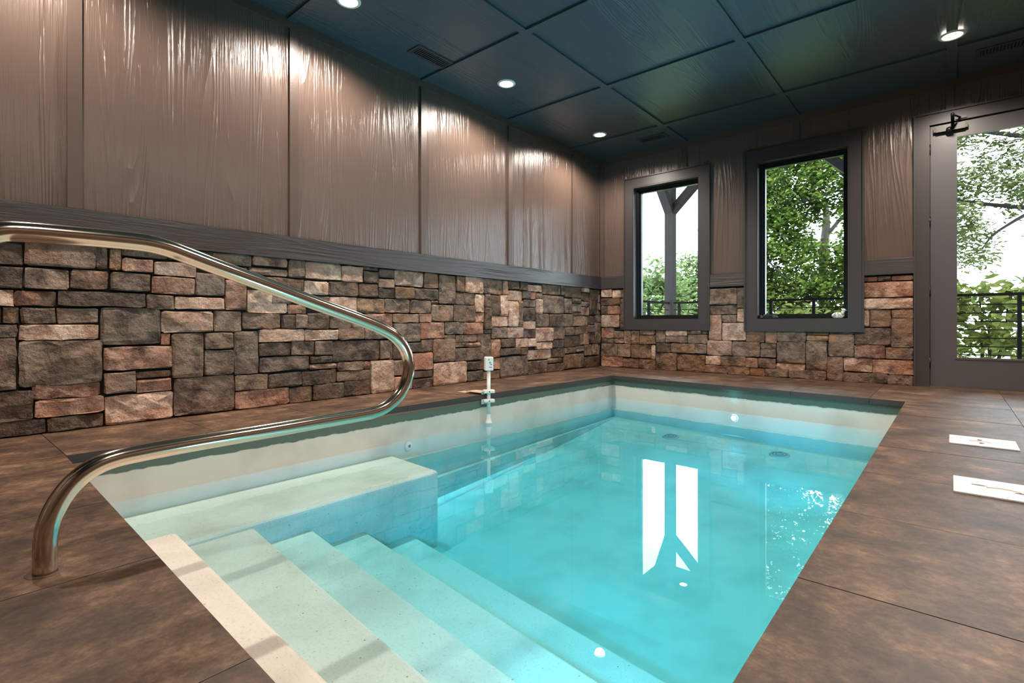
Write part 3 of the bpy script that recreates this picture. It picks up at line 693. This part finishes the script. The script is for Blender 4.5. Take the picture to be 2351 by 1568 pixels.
# torn green membrane and the bare concrete above it
def band(name, p, q, z0, z1, jag, off, mat, seed):
    rr = random.Random(seed); p, q = Vector(p), Vector(q); d = q - p; n = max(4, int(d.length / 0.022)); nr = Vector((d.y, -d.x)).normalized() * off
    vs = []; fs = []
    for i in range(n + 1):
        t = p + d * i / n + nr
        j = rr.uniform(-1, 1) * jag + 0.35 * jag * math.sin(i * 0.31) + 2.0 * jag * mnoise.noise(Vector((i * 0.13, seed, 0)))
        back = p + d * i / n
        vs += [(t.x, t.y, z0), (t.x, t.y, z1 + j), (back.x, back.y, z1 + j)]
    for i in range(n):
        k = 3 * i; fs += [(k, k + 3, k + 4, k + 1), (k + 1, k + 4, k + 5, k + 2)]
    MB().add(vs, fs).build(name, mat, None)
for i, (p, q) in enumerate(((qA, qB), (qB, qC), (qC, qD))):
    band('membrane_band', p, q, -0.041, -0.118, 0.0035, 0.004, M['green_band'], 11 + i)
    band('concrete_band', p, q, -0.041, -0.062, 0.004, 0.007, M['concrete'], 31 + i)
# fittings
def drain(x, y):
    z = zfl(y); ax_ = (0, -0.1123, 1)
    o = MB().lathe((x, y, z), [(0.0, 0.010), (0.06, 0.009), (0.082, 0.003), (0.082, -0.005)], 24, ax_).build('main_drain', M['drain'], None)
    for r in (0.03, 0.055): MB().tube([(x + r * math.cos(t), y + r * math.sin(t), z + 0.0095 + 0.1123 * r * math.sin(t)) for t in [i * math.pi / 10 for i in range(20)]], 0.003, 6, True).build('drain_slot', M['drain_slot'], o)
before2 = set(COL.objects)
drain(-2.13, 4.93); drain(-1.13, 4.88)
fx = (qA[0] + qB[0]) / 2
MB().lathe((fx + 0.01, 2.41, -0.304), [(0.0, 0.004), (0.012, 0.004), (0.030, 0.006), (0.034, -0.01)], 20, (1, 0, 0)).build('inlet_fitting', M['white_plastic'], None)
MB().lathe((fx + 0.01, 2.41, -0.304), [(0.0, 0.0065), (0.012, 0.0065)], 16, (1, 0, 0)).build('inlet_hole', M['button_dark'], None)
for o in set(COL.objects) - before:
    if o.parent is None:
        o.parent = pool; o.matrix_parent_inverse = Matrix.Translation((1.7, -2.8, 0.9))
# underwater lamps, things of their own set into the pool walls; side pair added
def pool_lamp(x, y, z_, n_, aim, watt, cone, label):
    pl = empty('pool_lamp', (x, y, z_)); tag(pl, label, 'lamp')
    MB().lathe((0, 0, 0), [(0.034, 0.0), (0.034, 0.010), (0.024, 0.012)], 24, n_).build('lamp_ring', M['white_plastic'], pl)
    MB().lathe((0, 0, 0), [(0.0, 0.011), (0.025, 0.011)], 24, n_).build('lamp_lens', M['led'], pl)
    ld = bpy.data.lights.new('lamp_bulb', 'SPOT'); ld.energy = watt; ld.color = (0.20, 0.74, 1.0); ld.spot_size = math.radians(cone); ld.spot_blend = 1.0; ld.shadow_soft_size = 0.03
    lo = bpy.data.objects.new('lamp_bulb', ld); COL.objects.link(lo); lo.parent = pl; lo.location = Vector(n_).normalized() * 0.03
    lo.rotation_euler = Vector(aim).to_track_quat('-Z', 'Y').to_euler()
lx = -1.615; ly = qB[1] + (qC[1] - qB[1]) * (lx - qB[0]) / (qC[0] - qB[0]) - 0.002
pool_lamp(lx, ly, -0.316, (-0.11, -1, 0), (-0.11, -1, 1.25), 300.0, 100, 'small bright blue-white lamp under the waterline of the far pool wall')
pool_lamp(qC[0] - 0.006, 3.25, -0.316, (-1, 0, 0), (-0.75, 1, 0.24), 230.0, 76, 'unseen added blue-white fill lamp under the waterline of the side pool wall by the floor covers')  # hidden lamp added to turn the far waterline blue
pool_lamp(qC[0] - 0.008, 1.05, -0.316, (-1, 0, 0), (-1, 0.72, 0.32), 135.0, 122, 'unseen added blue-white fill lamp under the waterline of the side pool wall near the steps')  # hidden lamp added to throw blue onto the bench front

wt = recalc(MB().prism([(qA[0] - 0.004, qA[1] - 0.004), (qB[0] - 0.004, qB[1] + 0.004), (qC[0] + 0.004, qC[1] + 0.004), (qD[0] + 0.004, qD[1] - 0.004)], -0.9, WATER).build('pool_water', M['water']))
tag(wt, 'clear turquoise water filling the pool', 'water', kind='stuff')

# ================================================================== THINGS
# ---- recessed ceiling lamps
def recessed(x, y, label):
    r = empty('recessed_light', (x, y, H if x < -1 else H - 0.0185)); tag(r, label, 'ceiling light', 'recessed ceiling lights')
    MB().lathe((0, 0, 0), [(0.064, 0.0), (0.066, 0.007), (0.082, 0.007), (0.088, 0.0)], 28, (0, 0, -1)).build('trim_ring', M['can_trim'], r)
    MB().lathe((0, 0, 0), [(0.0, 0.004), (0.066, 0.003)], 28, (0, 0, -1)).build('lamp_lens', M['lens'], r)
    ld = bpy.data.lights.new('lamp_bulb', 'SPOT'); ld.energy = LAMP_W; ld.color = LAMP_COL
    ld.spot_size = math.radians(158); ld.spot_blend = 0.55; ld.shadow_soft_size = 0.06
    lo = bpy.data.objects.new('lamp_bulb', ld); COL.objects.link(lo); lo.parent = r; lo.location = (0, 0, -0.012)
recessed(-3.274, 5.478, 'round recessed ceiling light closest to the far corner')
recessed(-3.262, 3.727, 'round recessed ceiling light, second from the corner along the wall')
recessed(-3.285, 2.033, 'round recessed ceiling light cut by the top edge')
recessed(0.006, 5.390, 'round recessed ceiling light above the glazed door')
for x, y, n in ((-3.28, 0.33, 'over the rail end of the deck'), (0.006, 3.70, 'over the floor covers'), (0.006, 2.02, 'over the middle of the side deck'), (0.006, 0.33, 'over the near end of the side deck')):
    recessed(x, y, 'round recessed ceiling light ' + n)

# ---- ceiling vents
def vent(cx, cy, lx_, ly_, label):
    r = empty('ceiling_vent', (cx, cy, H)); tag(r, label, 'vent', 'ceiling vents')
    z0 = -0.008
    a, b = lx_ / 2, ly_ / 2; w = 0.028
    fr = MB().box(-a, a, -b, -b + w, z0, 0).box(-a, a, b - w, b, z0, 0).box(-a, -a + w, -b + w, b - w, z0, 0).box(a - w, a, -b + w, b - w, z0, 0)
    fr.build('vent_frame', M['vent'], r)
    MB().box(-a + w, a - w, -b + w, b - w, -0.002, -0.0005).build('vent_duct', M['vent_dark'], r)
    if ly_ > lx_:
        n = int((ly_ - 2 * w) / 0.021)
        for i in range(n):
            y = -b + w + (i + 0.5) * (ly_ - 2 * w) / n; MB().box(-a + w, a - w, y - 0.0045, y + 0.0045, -0.007, -0.002).build('vent_slat', M['vent'], r)
    else:
        n = int((lx_ - 2 * w) / 0.021)
        for i in range(n):
            x = -a + w + (i + 0.5) * (lx_ - 2 * w) / n; MB().box(x - 0.0045, x + 0.0045, -b + w, b - w, -0.007, -0.002).build('vent_slat', M['vent'], r)
vent(-3.43, 2.93, 0.165, 0.40, 'dark slotted ceiling vent between two lights above the stone wall')
vent(-2.83, 6.00, 0.36, 0.165, 'dark slotted ceiling vent over the window nearer the corner')
vent(0.36, 5.93, 0.40, 0.165, 'dark slotted ceiling vent in front of the door')

# ---- handrail
XRAIL = -1.695
ctrl = [(0.212, 0.0), (0.212, 0.05), (0.2135, 0.09), (0.222, 0.130), (0.242, 0.175), (0.270, 0.212), (0.306, 0.238), (0.350, 0.252), (0.420, 0.257), (0.56, 0.260), (0.75, 0.262), (0.95, 0.265), (1.10, 0.267),
        (1.165, 0.271), (1.224, 0.288), (1.282, 0.328), (1.318, 0.388), (1.326, 0.446), (1.305, 0.508), (1.262, 0.556), (1.200, 0.590), (1.11, 0.623), (0.95, 0.673), (0.78, 0.727), (0.62, 0.778), (0.52, 0.811),
        (0.475, 0.825), (0.425, 0.834), (0.36, 0.836), (0.26, 0.835), (0.18, 0.833), (0.135, 0.827), (0.095, 0.805), (0.068, 0.768), (0.06, 0.72), (0.06, 0.5), (0.06, 0.25), (0.06, 0.0)]
def catmull(P, n=6):
    out = []
    for i in range(len(P) - 1):
        p0, p1, p2, p3 = P[max(i - 1, 0)], P[i], P[i + 1], P[min(i + 2, len(P) - 1)]
        for k in range(n):
            t = k / n
            out.append(tuple(0.5 * (2 * p1[c] + (p2[c] - p0[c]) * t + (2 * p0[c] - 5 * p1[c] + 4 * p2[c] - p3[c]) * t * t + (3 * p1[c] - p0[c] - 3 * p2[c] + p3[c]) * t ** 3) for c in range(2)))
    return out + [P[-1]]
hr = empty('pool_handrail', (XRAIL, 0.212, 0.0)); tag(hr, 'polished steel tube handrail curving over the pool steps', 'handrail')
MB().tube([(0, y - 0.212, z_) for y, z_ in catmull(ctrl)], 0.0242, 24).build('rail_tube', M['steel'], hr)
for y in (0.0, 0.06 - 0.212):
    MB().lathe((0, y, 0.0), [(0.0245, 0.0014), (0.036, 0.0014), (0.038, 0.0004)], 28).build('anchor_ring', M['rusty_ring'], hr)

# ---- pool alarm on the left coping
AX, AY = -3.035, 3.235
al = empty('pool_alarm', (AX, AY, 0.0)); tag(al, 'white pool alarm wand clamped to the pool edge', 'pool alarm')
ang = math.radians(-35)                                            # head turned toward the steps
ca, sa = math.cos(ang), math.sin(ang)
def rbox(name, x0, x1, y0_, y1_, z0, z1, mat, parent, bev=0.003):
    m = MB().box(x0, x1, y0_, y1_, z0, z1); m.v = [(x * ca - y * sa, x * sa + y * ca, z_) for x, y, z_ in m.v]
    o = m.build(name, mat, parent)
    return bevel(o, bev, 2) if bev else o
head = rbox('control_head', -0.030, 0.030, -0.036, 0.036, 0.205, 0.322, M['white_plastic'], al, 0.005)
def dot(y, z_, r, mat, nm):
    m = MB().lathe((0.030, y, z_), [(0.0, 0.0018), (r, 0.0018), (r, -0.001)], 12, (1, 0, 0)); m.v = [(x * ca - yy * sa, x * sa + yy * ca, zz) for x, yy, zz in m.v]
    m.build(nm, mat, head)
dot(-0.004, 0.300, 0.0055, M['button_green'], 'status_light')
for y, z_ in ((0.006, 0.282), (0.001, 0.275), (0.012, 0.275), (0.006, 0.267)): dot(y, z_, 0.003, M['button_dark'], 'button')
dot(0.016, 0.258, 0.0045, M['button_dark'], 'button')
rbox('brand_mark', 0.0297, 0.0306, -0.002, 0.022, 0.233, 0.238, M['print_blue'], head, 0)
MB().tube([(0, 0, -0.19), (0, 0, 0.21)], 0.0155, 18).build('shaft', M['white_plastic'], al)
for z_ in (0.012, -0.068): rbox('clamp_block', -0.028, 0.036, -0.048, 0.048, z_, z_ + 0.027, M['white_plastic'], al, 0.006)
for z_ in (0.0255, -0.0545):
    m = MB().lathe((0.036, 0, z_), [(0.0, 0.002), (0.005, 0.002), (0.005, -0.001)], 10, (1, 0, 0)); m.v = [(x * ca - y * sa, x * sa + y * ca, zz) for x, y, zz in m.v]; m.build('clamp_screw', M['button_dark'], al)
MB().box(-0.036, -0.030, -0.055, 0.045, -0.085, 0.030).build('bracket_plate', M['white_plastic'], al)
MB().box(-0.20, -0.030, -0.075, 0.045, 0.014, 0.018).build('deck_plate', M['card'], al)
MB().box(-0.30, -0.205, -0.085, 0.010, 0.0012, 0.0040).build('deck_plate', M['card'], al)
MB().lathe((0, 0, 0), [(0.0155, -0.17), (0.0175, -0.205), (0.024, -0.232), (0.031, -0.243), (0.031, -0.252), (0.0, -0.252)], 20).build('sensor_foot', M['white_plastic'], al)

# ---- white floor covers with finger holes
def cover(cx, cy, lx_, ly_, holes, arcs, label):
    r = empty('floor_cover', (cx, cy, 0.0)); tag(r, label, 'cover', 'white floor covers')
    bm = bmesh.new(); es = []
    def loop(pts):
        vv = [bm.verts.new((x, y, 0.006)) for x, y in pts]
        es.extend(bm.edges.new((vv[i], vv[(i + 1) % len(vv)])) for i in range(len(vv)))
    a, b = lx_ / 2, ly_ / 2
    loop([(-a, -b), (a, -b), (a, b), (-a, b)])
    for hx, hy, ra, rb in holes: loop([(hx + ra * math.cos(t), hy + rb * math.sin(t)) for t in [i * math.pi / 8 for i in range(16)]])
    bmesh.ops.triangle_fill(bm, use_beauty=True, use_dissolve=False, edges=es)
    ex = bmesh.ops.extrude_face_region(bm, geom=bm.faces[:])
    bmesh.ops.translate(bm, verts=[v for v in ex['geom'] if isinstance(v, bmesh.types.BMVert)], vec=(0, 0, -0.005))
    bmesh.ops.recalc_face_normals(bm, faces=bm.faces)
    me = bpy.data.meshes.new('cover_board'); bm.to_mesh(me); bm.free()
    link('cover_board', me, M['cover'], r)
    for ax_, ay_, rad, t0, t1 in arcs:
        pts = [(ax_ + rad * math.cos(t0 + (t1 - t0) * i / 10), ay_ + rad * math.sin(t0 + (t1 - t0) * i / 10), 0.0062) for i in range(11)]
        MB().tube(pts, 0.0022, 6).build('worn_arc', M['rust'], r)
cover(0.121, 3.560, 0.258, 0.246, [(-0.008, 0.045, 0.011, 0.020), (-0.004, -0.045, 0.011, 0.020)], [(-0.01, -0.05, 0.055, 0.7, 2.4)], 'white square floor cover with two small holes, nearer the door')
cover(0.135, 2.580, 0.258, 0.250, [(-0.055, 0.02, 0.024, 0.010), (0.06, -0.02, 0.024, 0.010)], [(0.005, -0.06, 0.07, 0.8, 2.2)], 'white square floor cover with slots, farther from the door')

# ---- on the sill of the second window
SZ = W2[2] + 0.0135
ck = empty('coiled_cable', (-1.615, YB + 0.02, SZ)); tag(ck, 'coil of black cable lying on the window sill', 'cable')
rr = random.Random(3); pts = []
for i in range(5 * 28 + 1):
    t = i / 28; a_ = 2 * math.pi * t
    rx, ry = 0.098 + 0.006 * math.sin(t * 2.1), 0.030 + 0.003 * math.sin(t * 3.3)
    pts.append((rx * math.cos(a_) + 0.01 * math.sin(t), ry * math.sin(a_), 0.0065 + 0.0058 * t + 0.002 * math.sin(a_ * 2 + t)))
MB().tube(pts, 0.0062, 8).build('cable_coil', M['cable'], ck)
MB().tube([(-0.03, -0.036, 0.004), (-0.034, -0.04, 0.02), (-0.032, -0.03, 0.042), (-0.03, 0.03, 0.042), (-0.03, 0.038, 0.018)], 0.005, 8).build('cable_tie', M['cable'], ck)
fg = empty('ceramic_figurine', (-0.905, YB + 0.018, SZ)); tag(fg, 'small pale speckled ceramic bird figurine at the sill corner', 'figurine')
def blob(name, c, r, seed, amp, mat, parent, nu=20, nv=12):
    vs = []; fs = []
    for j in range(nv + 1):
        ph = math.pi * j / nv
        for i in range(nu):
            th = 2 * math.pi * i / nu
            d = Vector((math.sin(ph) * math.cos(th), math.sin(ph) * math.sin(th), math.cos(ph)))
            k = 1 + amp * mnoise.noise(d * 3 + Vector((seed, 0, 0)))
            vs.append((c[0] + r[0] * d.x * k, c[1] + r[1] * d.y * k, max(0.0, c[2] + r[2] * d.z * k)))
    for j in range(nv):
        for i in range(nu): fs.append((j * nu + i, (j + 1) * nu + i, (j + 1) * nu + (i + 1) % nu, j * nu + (i + 1) % nu))
    return MB().add(vs, fs, True).build(name, mat, parent)
blob('body', (-0.012, 0, 0.030), (0.058, 0.026, 0.034), 1.0, 0.18, M['ceramic'], fg)
MB().tube([(0.018, 0, 0.040), (0.030, 0, 0.062), (0.036, 0, 0.080)], [0.021, 0.016, 0.014], 14).build('neck', M['ceramic'], fg)
hd = blob('head', (0.040, 0, 0.088), (0.019, 0.015, 0.015), 4.0, 0.08, M['ceramic'], fg, 14, 8)
MB().tube([(0.054, 0, 0.086), (0.068, 0, 0.081)], [0.006, 0.001], 8).build('beak', M['ceramic'], fg)

# ================================================================== OUTSIDE
gr = MB().box(-45, 35, YB + 0.25, 70, -1.3, -1.0).build('hillside', M['grass']); tag(gr, 'green hillside ground below the porch', 'ground', kind='structure')
pf = MB().box(-3.85, 4.0, YB + 0.21, 8.62, -0.16, -0.05).build('porch_floor', M['porch']); tag(pf, 'boarded porch floor outside the windows', 'porch', kind='structure')
pr = MB().box(-4.1, 4.0, YB + 0.21, 9.0, 3.27, 3.37).build('porch_roof', M['porch_ceiling']); tag(pr, 'dark porch roof soffit outside the windows', 'roof', kind='structure')
PX, PYc = -3.625, 8.37
bmo = MB().box(PX - 0.08, 4.0, PYc - 0.08, PYc + 0.08, 3.08, 3.268).build('porch_beam', M['post']); tag(bmo, 'dark timber beam along the porch edge above the braces', 'beam')
bmo = MB().box(PX - 0.08, PX + 0.08, YB + 0.21, PYc - 0.082, 3.08, 3.268).build('porch_beam', M['post']); tag(bmo, 'dark timber beam from the corner post back to the house', 'beam')
def post(x, label, dirs):
    r = empty('porch_post', (x, PYc, -0.05)); tag(r, label, 'post', 'porch posts')
    MB().box(-0.072, 0.072, -0.072, 0.072, 0.0, 3.128).build('post_shaft', M['post'], r)
    for dx, dy in dirs:
        MB().obox((dx * 0.03, dy * 0.03, 2.55), (dx * 0.53, dy * 0.53, 3.05), 0.12, 0.14, (0, 1, 0) if dx else (1, 0, 0)).build('brace', M['post'], r)
post(PX, 'dark timber corner post with forked braces seen through the corner window', ((1, 0), (0, -1)))
post(-0.83, 'dark timber porch post whose brace shows at the top corner of the oak window', ((-1, 0), (1, 0)))
rl = empty('porch_railing', (-1.5, 8.27, -0.05)); tag(rl, 'black metal porch railing with thin horizontal bars along the outer edge', 'railing', 'porch railings')
MB().box(-2.02, 5.4, -0.02, 0.02, 0.985, 1.018).build('top_rail', M['rail_black'], rl)
for i in range(9):
    z_ = 0.985 - 0.100 * (i + 1)
    MB().box(-2.02, 5.4, -0.006, 0.006, z_ - 0.006, z_ + 0.006).build('bar', M['rail_black'], rl)
for x in (-3.43, -2.03, -1.475, 0.595, 2.0):
    MB().box(x + 1.5 - 0.019, x + 1.5 + 0.019, -0.019, 0.019, 0.0, 0.985).build('railing_post', M['rail_black'], rl)
rl = empty('porch_railing', (PX, 7.5, -0.05)); tag(rl, 'black metal side railing running from the house to the corner post', 'railing', 'porch railings')
MB().box(-0.02, 0.02, -0.85, 0.78, 0.985, 1.018).build('top_rail', M['rail_black'], rl)
for i in range(9):
    z_ = 0.985 - 0.100 * (i + 1)
    MB().box(-0.006, 0.006, -0.85, 0.78, z_ - 0.006, z_ + 0.006).build('bar', M['rail_black'], rl)
for y in (-0.83, 0.05):
    MB().box(-0.019, 0.019, y - 0.019, y + 0.019, 0.0, 0.985).build('railing_post', M['rail_black'], rl)
pl2 = empty('porch_light', (-3.305, 8.14, 3.11)); tag(pl2, 'small round light in the porch soffit, mirrored in the pool', 'porch light')
MB().lathe((0, 0, 0), [(0.0, 0.006), (0.06, 0.006)], 20, (0, 0, -1)).build('lamp_lens', M['porch_lens'], pl2)
MB().lathe((0, 0, 0), [(0.058, 0.0), (0.060, 0.008), (0.072, 0.006), (0.075, 0.0), (0.075, -0.158)], 20, (0, 0, -1)).build('lamp_can', M['black'], pl2)

def leaves(clusters, size, elong, rnd, jitter_flat=0.6):
    """clusters: (centre, radius, n); each leaf a folded six-point blade"""
    vs = []; fs = []
    for c, rad, n in clusters:
        for _ in range(n):
            d = Vector((rnd.gauss(0, 1), rnd.gauss(0, 1), rnd.gauss(0, 0.8))); d *= rad * rnd.random() ** 0.5 / max(0.3, d.length)
            p = Vector(c) + d; s = size * rnd.uniform(0.65, 1.25)
            up = Vector((rnd.gauss(0, jitter_flat), rnd.gauss(0, jitter_flat) - 0.3, 1)).normalized()
            ax = up.cross(Vector((rnd.gauss(0, 1), rnd.gauss(0, 1), rnd.gauss(0, 1)))).normalized(); sd = up.cross(ax)
            w = s * elong
            b = len(vs)
            vs += [p - ax * s * 0.5, p - ax * s * 0.12 + sd * w * 0.5 + up * w * 0.18, p + ax * s * 0.25 + sd * w * 0.38 + up * w * 0.15, p + ax * s * 0.5, p + ax * s * 0.25 - sd * w * 0.38 + up * w * 0.15, p - ax * s * 0.12 - sd * w * 0.5 + up * w * 0.18]
            fs += [(b, b + 1, b + 2, b + 3), (b, b + 3, b + 4, b + 5)]
    return vs, fs
def tree(name, base, label, cat, limbs, clusters, size, elong, leaf, rnd, group=None, flat=0.6, bark='bark'):
    r = empty(name, base); tag(r, label, cat, group); B = Vector(base)
    for nm, pts, rads in limbs:
        MB().tube([Vector(p) - B for p in pts], rads, 9).build(nm, M[bark], r)
    if clusters:
        vs, fs = leaves(clusters, size, elong, rnd, flat)
        o = MB().add([v - B for v in vs], fs).build('foliage', M[leaf], r); o['kind'] = 'stuff'
    return r
def wob(p, q, n, amp, rnd):
    p, q = Vector(p), Vector(q)
    return [p.lerp(q, i / n) + (Vector((rnd.uniform(-1, 1), rnd.uniform(-1, 1), rnd.uniform(-1, 1))) * amp if 0 < i < n else Vector()) for i in range(n + 1)]
# oak filling the second window
rnd = random.Random(21); cl = []
while len(cl) < 860:
    x, y, z_ = rnd.uniform(-4.7, -1.0), rnd.uniform(12.7, 14.7), rnd.uniform(0.3, 5.6)
    if ((x + 2.6) / 2.0) ** 2 + ((z_ - 2.9) / 2.9) ** 2 > 1.0: continue
    if math.hypot(x + 2.15, (z_ - 2.80) * 0.85) < 0.44: continue
    if math.hypot(x + 2.25, z_ - 1.25) < 0.16: continue
    if 1.5 < z_ < 2.3 and rnd.random() < 0.25: continue
    cl.append(((x, y, z_), 0.30, 58))
limbs = [('trunk', wob((-3.9, 13.2, -1.0), (-3.7, 13.2, 3.0), 6, 0.06, rnd) + [Vector((-3.4, 13.2, 4.6))], [0.24, 0.22, 0.2, 0.18, 0.16, 0.14, 0.12, 0.06]),
         ('branch', wob((-3.75, 13.0, 0.5), (-1.6, 12.6, 1.55), 7, 0.05, rnd), [0.16, 0.13, 0.11, 0.10, 0.085, 0.07, 0.055, 0.03]),
         ('branch', wob((-3.6, 13.0, 1.9), (-2.6, 12.5, 4.1), 6, 0.06, rnd), [0.11, 0.09, 0.08, 0.07, 0.05, 0.04, 0.02]),
         ('branch', wob((-2.9, 12.6, 3.4), (-1.5, 12.3, 3.55), 5, 0.04, rnd), [0.05, 0.045, 0.04, 0.03, 0.02, 0.012]),
         ('branch', wob((-3.5, 12.2, 2.4), (-2.5, 12.0, 1.2), 6, 0.06, rnd), [0.03, 0.026, 0.022, 0.018, 0.014, 0.01, 0.006])]
limbs = [(n_, [Vector((p[0], p[1] + 0.75, p[2])) for p in pts], rd) for n_, pts, rd in limbs]
tree('oak_tree', (-3.9, 13.95, -1.0), 'big green oak tree filling the window beside the door', 'tree', limbs, cl, 0.105, 0.6, 'leaf_oak', rnd)
rnd = random.Random(4)
tree('dead_tree', (-2.72, 16.2, -1.0), 'bare dead tree trunk in the sky gap of the oak', 'tree',
     [('trunk', wob((-2.72, 16.2, -1.0), (-2.60, 16.2, 4.0), 7, 0.03, rnd), [0.16, 0.15, 0.14, 0.13, 0.12, 0.115, 0.10, 0.06]), ('branch', wob((-2.64, 16.2, 2.95), (-2.15, 16.2, 3.55), 3, 0.02, rnd), [0.06, 0.055, 0.05, 0.03])], None, 0, 0, None, rnd, bark='snag')
# fine-leaved tree seen through the door
rnd = random.Random(33); cl = []
while len(cl) < 900:
    x, y, z_ = rnd.uniform(-0.15, 4.2), rnd.uniform(10.8, 12.6), rnd.uniform(1.6, 5.2)
    low = 2.15 + 0.55 * max(0, x - 0.2) if x > 0.55 else 1.55
    if z_ < low and rnd.random() < 0.97: continue
    if mnoise.noise(Vector((x * 1.3, y, z_ * 1.9))) < -0.22: continue
    cl.append(((x, y, z_), 0.24, 30))
limbs = [('trunk', wob((2.9, 12.2, -1.0), (2.7, 12.0, 4.5), 6, 0.05, rnd), [0.2, 0.18, 0.17, 0.15, 0.13, 0.1, 0.06]),
         ('branch', wob((2.75, 12.0, 1.9), (-0.3, 11.4, 2.75), 8, 0.05, rnd), [0.07, 0.06, 0.055, 0.05, 0.04, 0.035, 0.03, 0.02, 0.01]),
         ('branch', wob((2.75, 12.0, 3.0), (-0.3, 11.3, 4.0), 8, 0.06, rnd), [0.07, 0.06, 0.055, 0.05, 0.04, 0.035, 0.03, 0.02, 0.01]),
         ('branch', wob((0.9, 11.6, 2.35), (0.2, 11.2, 1.7), 5, 0.04, rnd), [0.03, 0.025, 0.02, 0.016, 0.012, 0.006])]
tree('feathery_tree', (2.9, 12.2, -1.0), 'fine-leaved tree arching across the door glass', 'tree', limbs, cl, 0.10, 0.40, 'leaf_fine', rnd, flat=0.45)
# shrubs behind the railing
def shrub(x, y, h, w, label, seed, dens=1.0):
    rnd = random.Random(seed); cl = []
    n = int(46 * dens)
    for _ in range(n):
        a_ = rnd.uniform(0, 2 * math.pi); rr_ = rnd.random() ** 0.5
        zz = -0.9 + (h + 0.9) * rnd.random() ** 0.7
        k = 1 - 0.5 * max(0, (zz + 0.2) / (h + 0.2)) ** 2
        cl.append(((x + w * rr_ * math.cos(a_) * k, y + w * 0.7 * rr_ * math.sin(a_) * k, zz - 0.1), 0.26, 18))
    limbs = [('stem', wob((x, y, -1.0), (x + rnd.uniform(-.5, .5) * w, y, h * 0.85), 4, 0.05, rnd), [0.035, 0.03, 0.024, 0.016, 0.008]) for _ in range(3)]
    tree('shrub', (x, y, -1.0), label, 'shrub', limbs, cl, 0.17, 0.42, 'leaf_shrub', rnd, 'shrubs behind the porch railing', 0.7)
shrub(0.45, 10.0, 1.18, 0.85, 'pale broad-leaved shrub behind the railing, first in the door glass', 51, 1.6)
shrub(1.60, 11.6, 1.40, 1.0, 'pale broad-leaved shrub behind the railing, farther along the door glass', 52, 1.5)
shrub(-0.9, 11.5, 1.10, 0.85, 'pale shrub behind the railing, between oak and door', 53, 1.2)
shrub(-2.0, 10.0, 0.92, 0.85, 'pale shrub behind the railing, below the oak limb', 54, 1.2)
shrub(-4.3, 10.3, 0.86, 0.85, 'pale shrub behind the railing near the oak trunk', 55, 1.0)
# distant trees seen in the first window
def far_tree(x, y, z0, h, w, label, seed, n):
    rnd = random.Random(seed); cl = []
    for _ in range(n):
        a_ = rnd.uniform(0, 2 * math.pi); rr_ = rnd.random() ** 0.5; t = rnd.random()
        k = math.sin(math.pi * (0.12 + 0.83 * t)) ** 0.6
        cl.append(((x + w * rr_ * math.cos(a_) * k, y + w * 0.7 * rr_ * math.sin(a_) * k, z0 + (h - z0) * t), 0.55, 22))
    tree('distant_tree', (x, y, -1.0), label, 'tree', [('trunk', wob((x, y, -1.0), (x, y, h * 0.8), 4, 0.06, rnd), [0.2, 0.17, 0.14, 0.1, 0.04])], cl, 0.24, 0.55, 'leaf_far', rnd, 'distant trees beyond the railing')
def at(px, depthY): 
    a_, b_, c_ = ray(px, 700); t = depthY / b_; return t * a_, t
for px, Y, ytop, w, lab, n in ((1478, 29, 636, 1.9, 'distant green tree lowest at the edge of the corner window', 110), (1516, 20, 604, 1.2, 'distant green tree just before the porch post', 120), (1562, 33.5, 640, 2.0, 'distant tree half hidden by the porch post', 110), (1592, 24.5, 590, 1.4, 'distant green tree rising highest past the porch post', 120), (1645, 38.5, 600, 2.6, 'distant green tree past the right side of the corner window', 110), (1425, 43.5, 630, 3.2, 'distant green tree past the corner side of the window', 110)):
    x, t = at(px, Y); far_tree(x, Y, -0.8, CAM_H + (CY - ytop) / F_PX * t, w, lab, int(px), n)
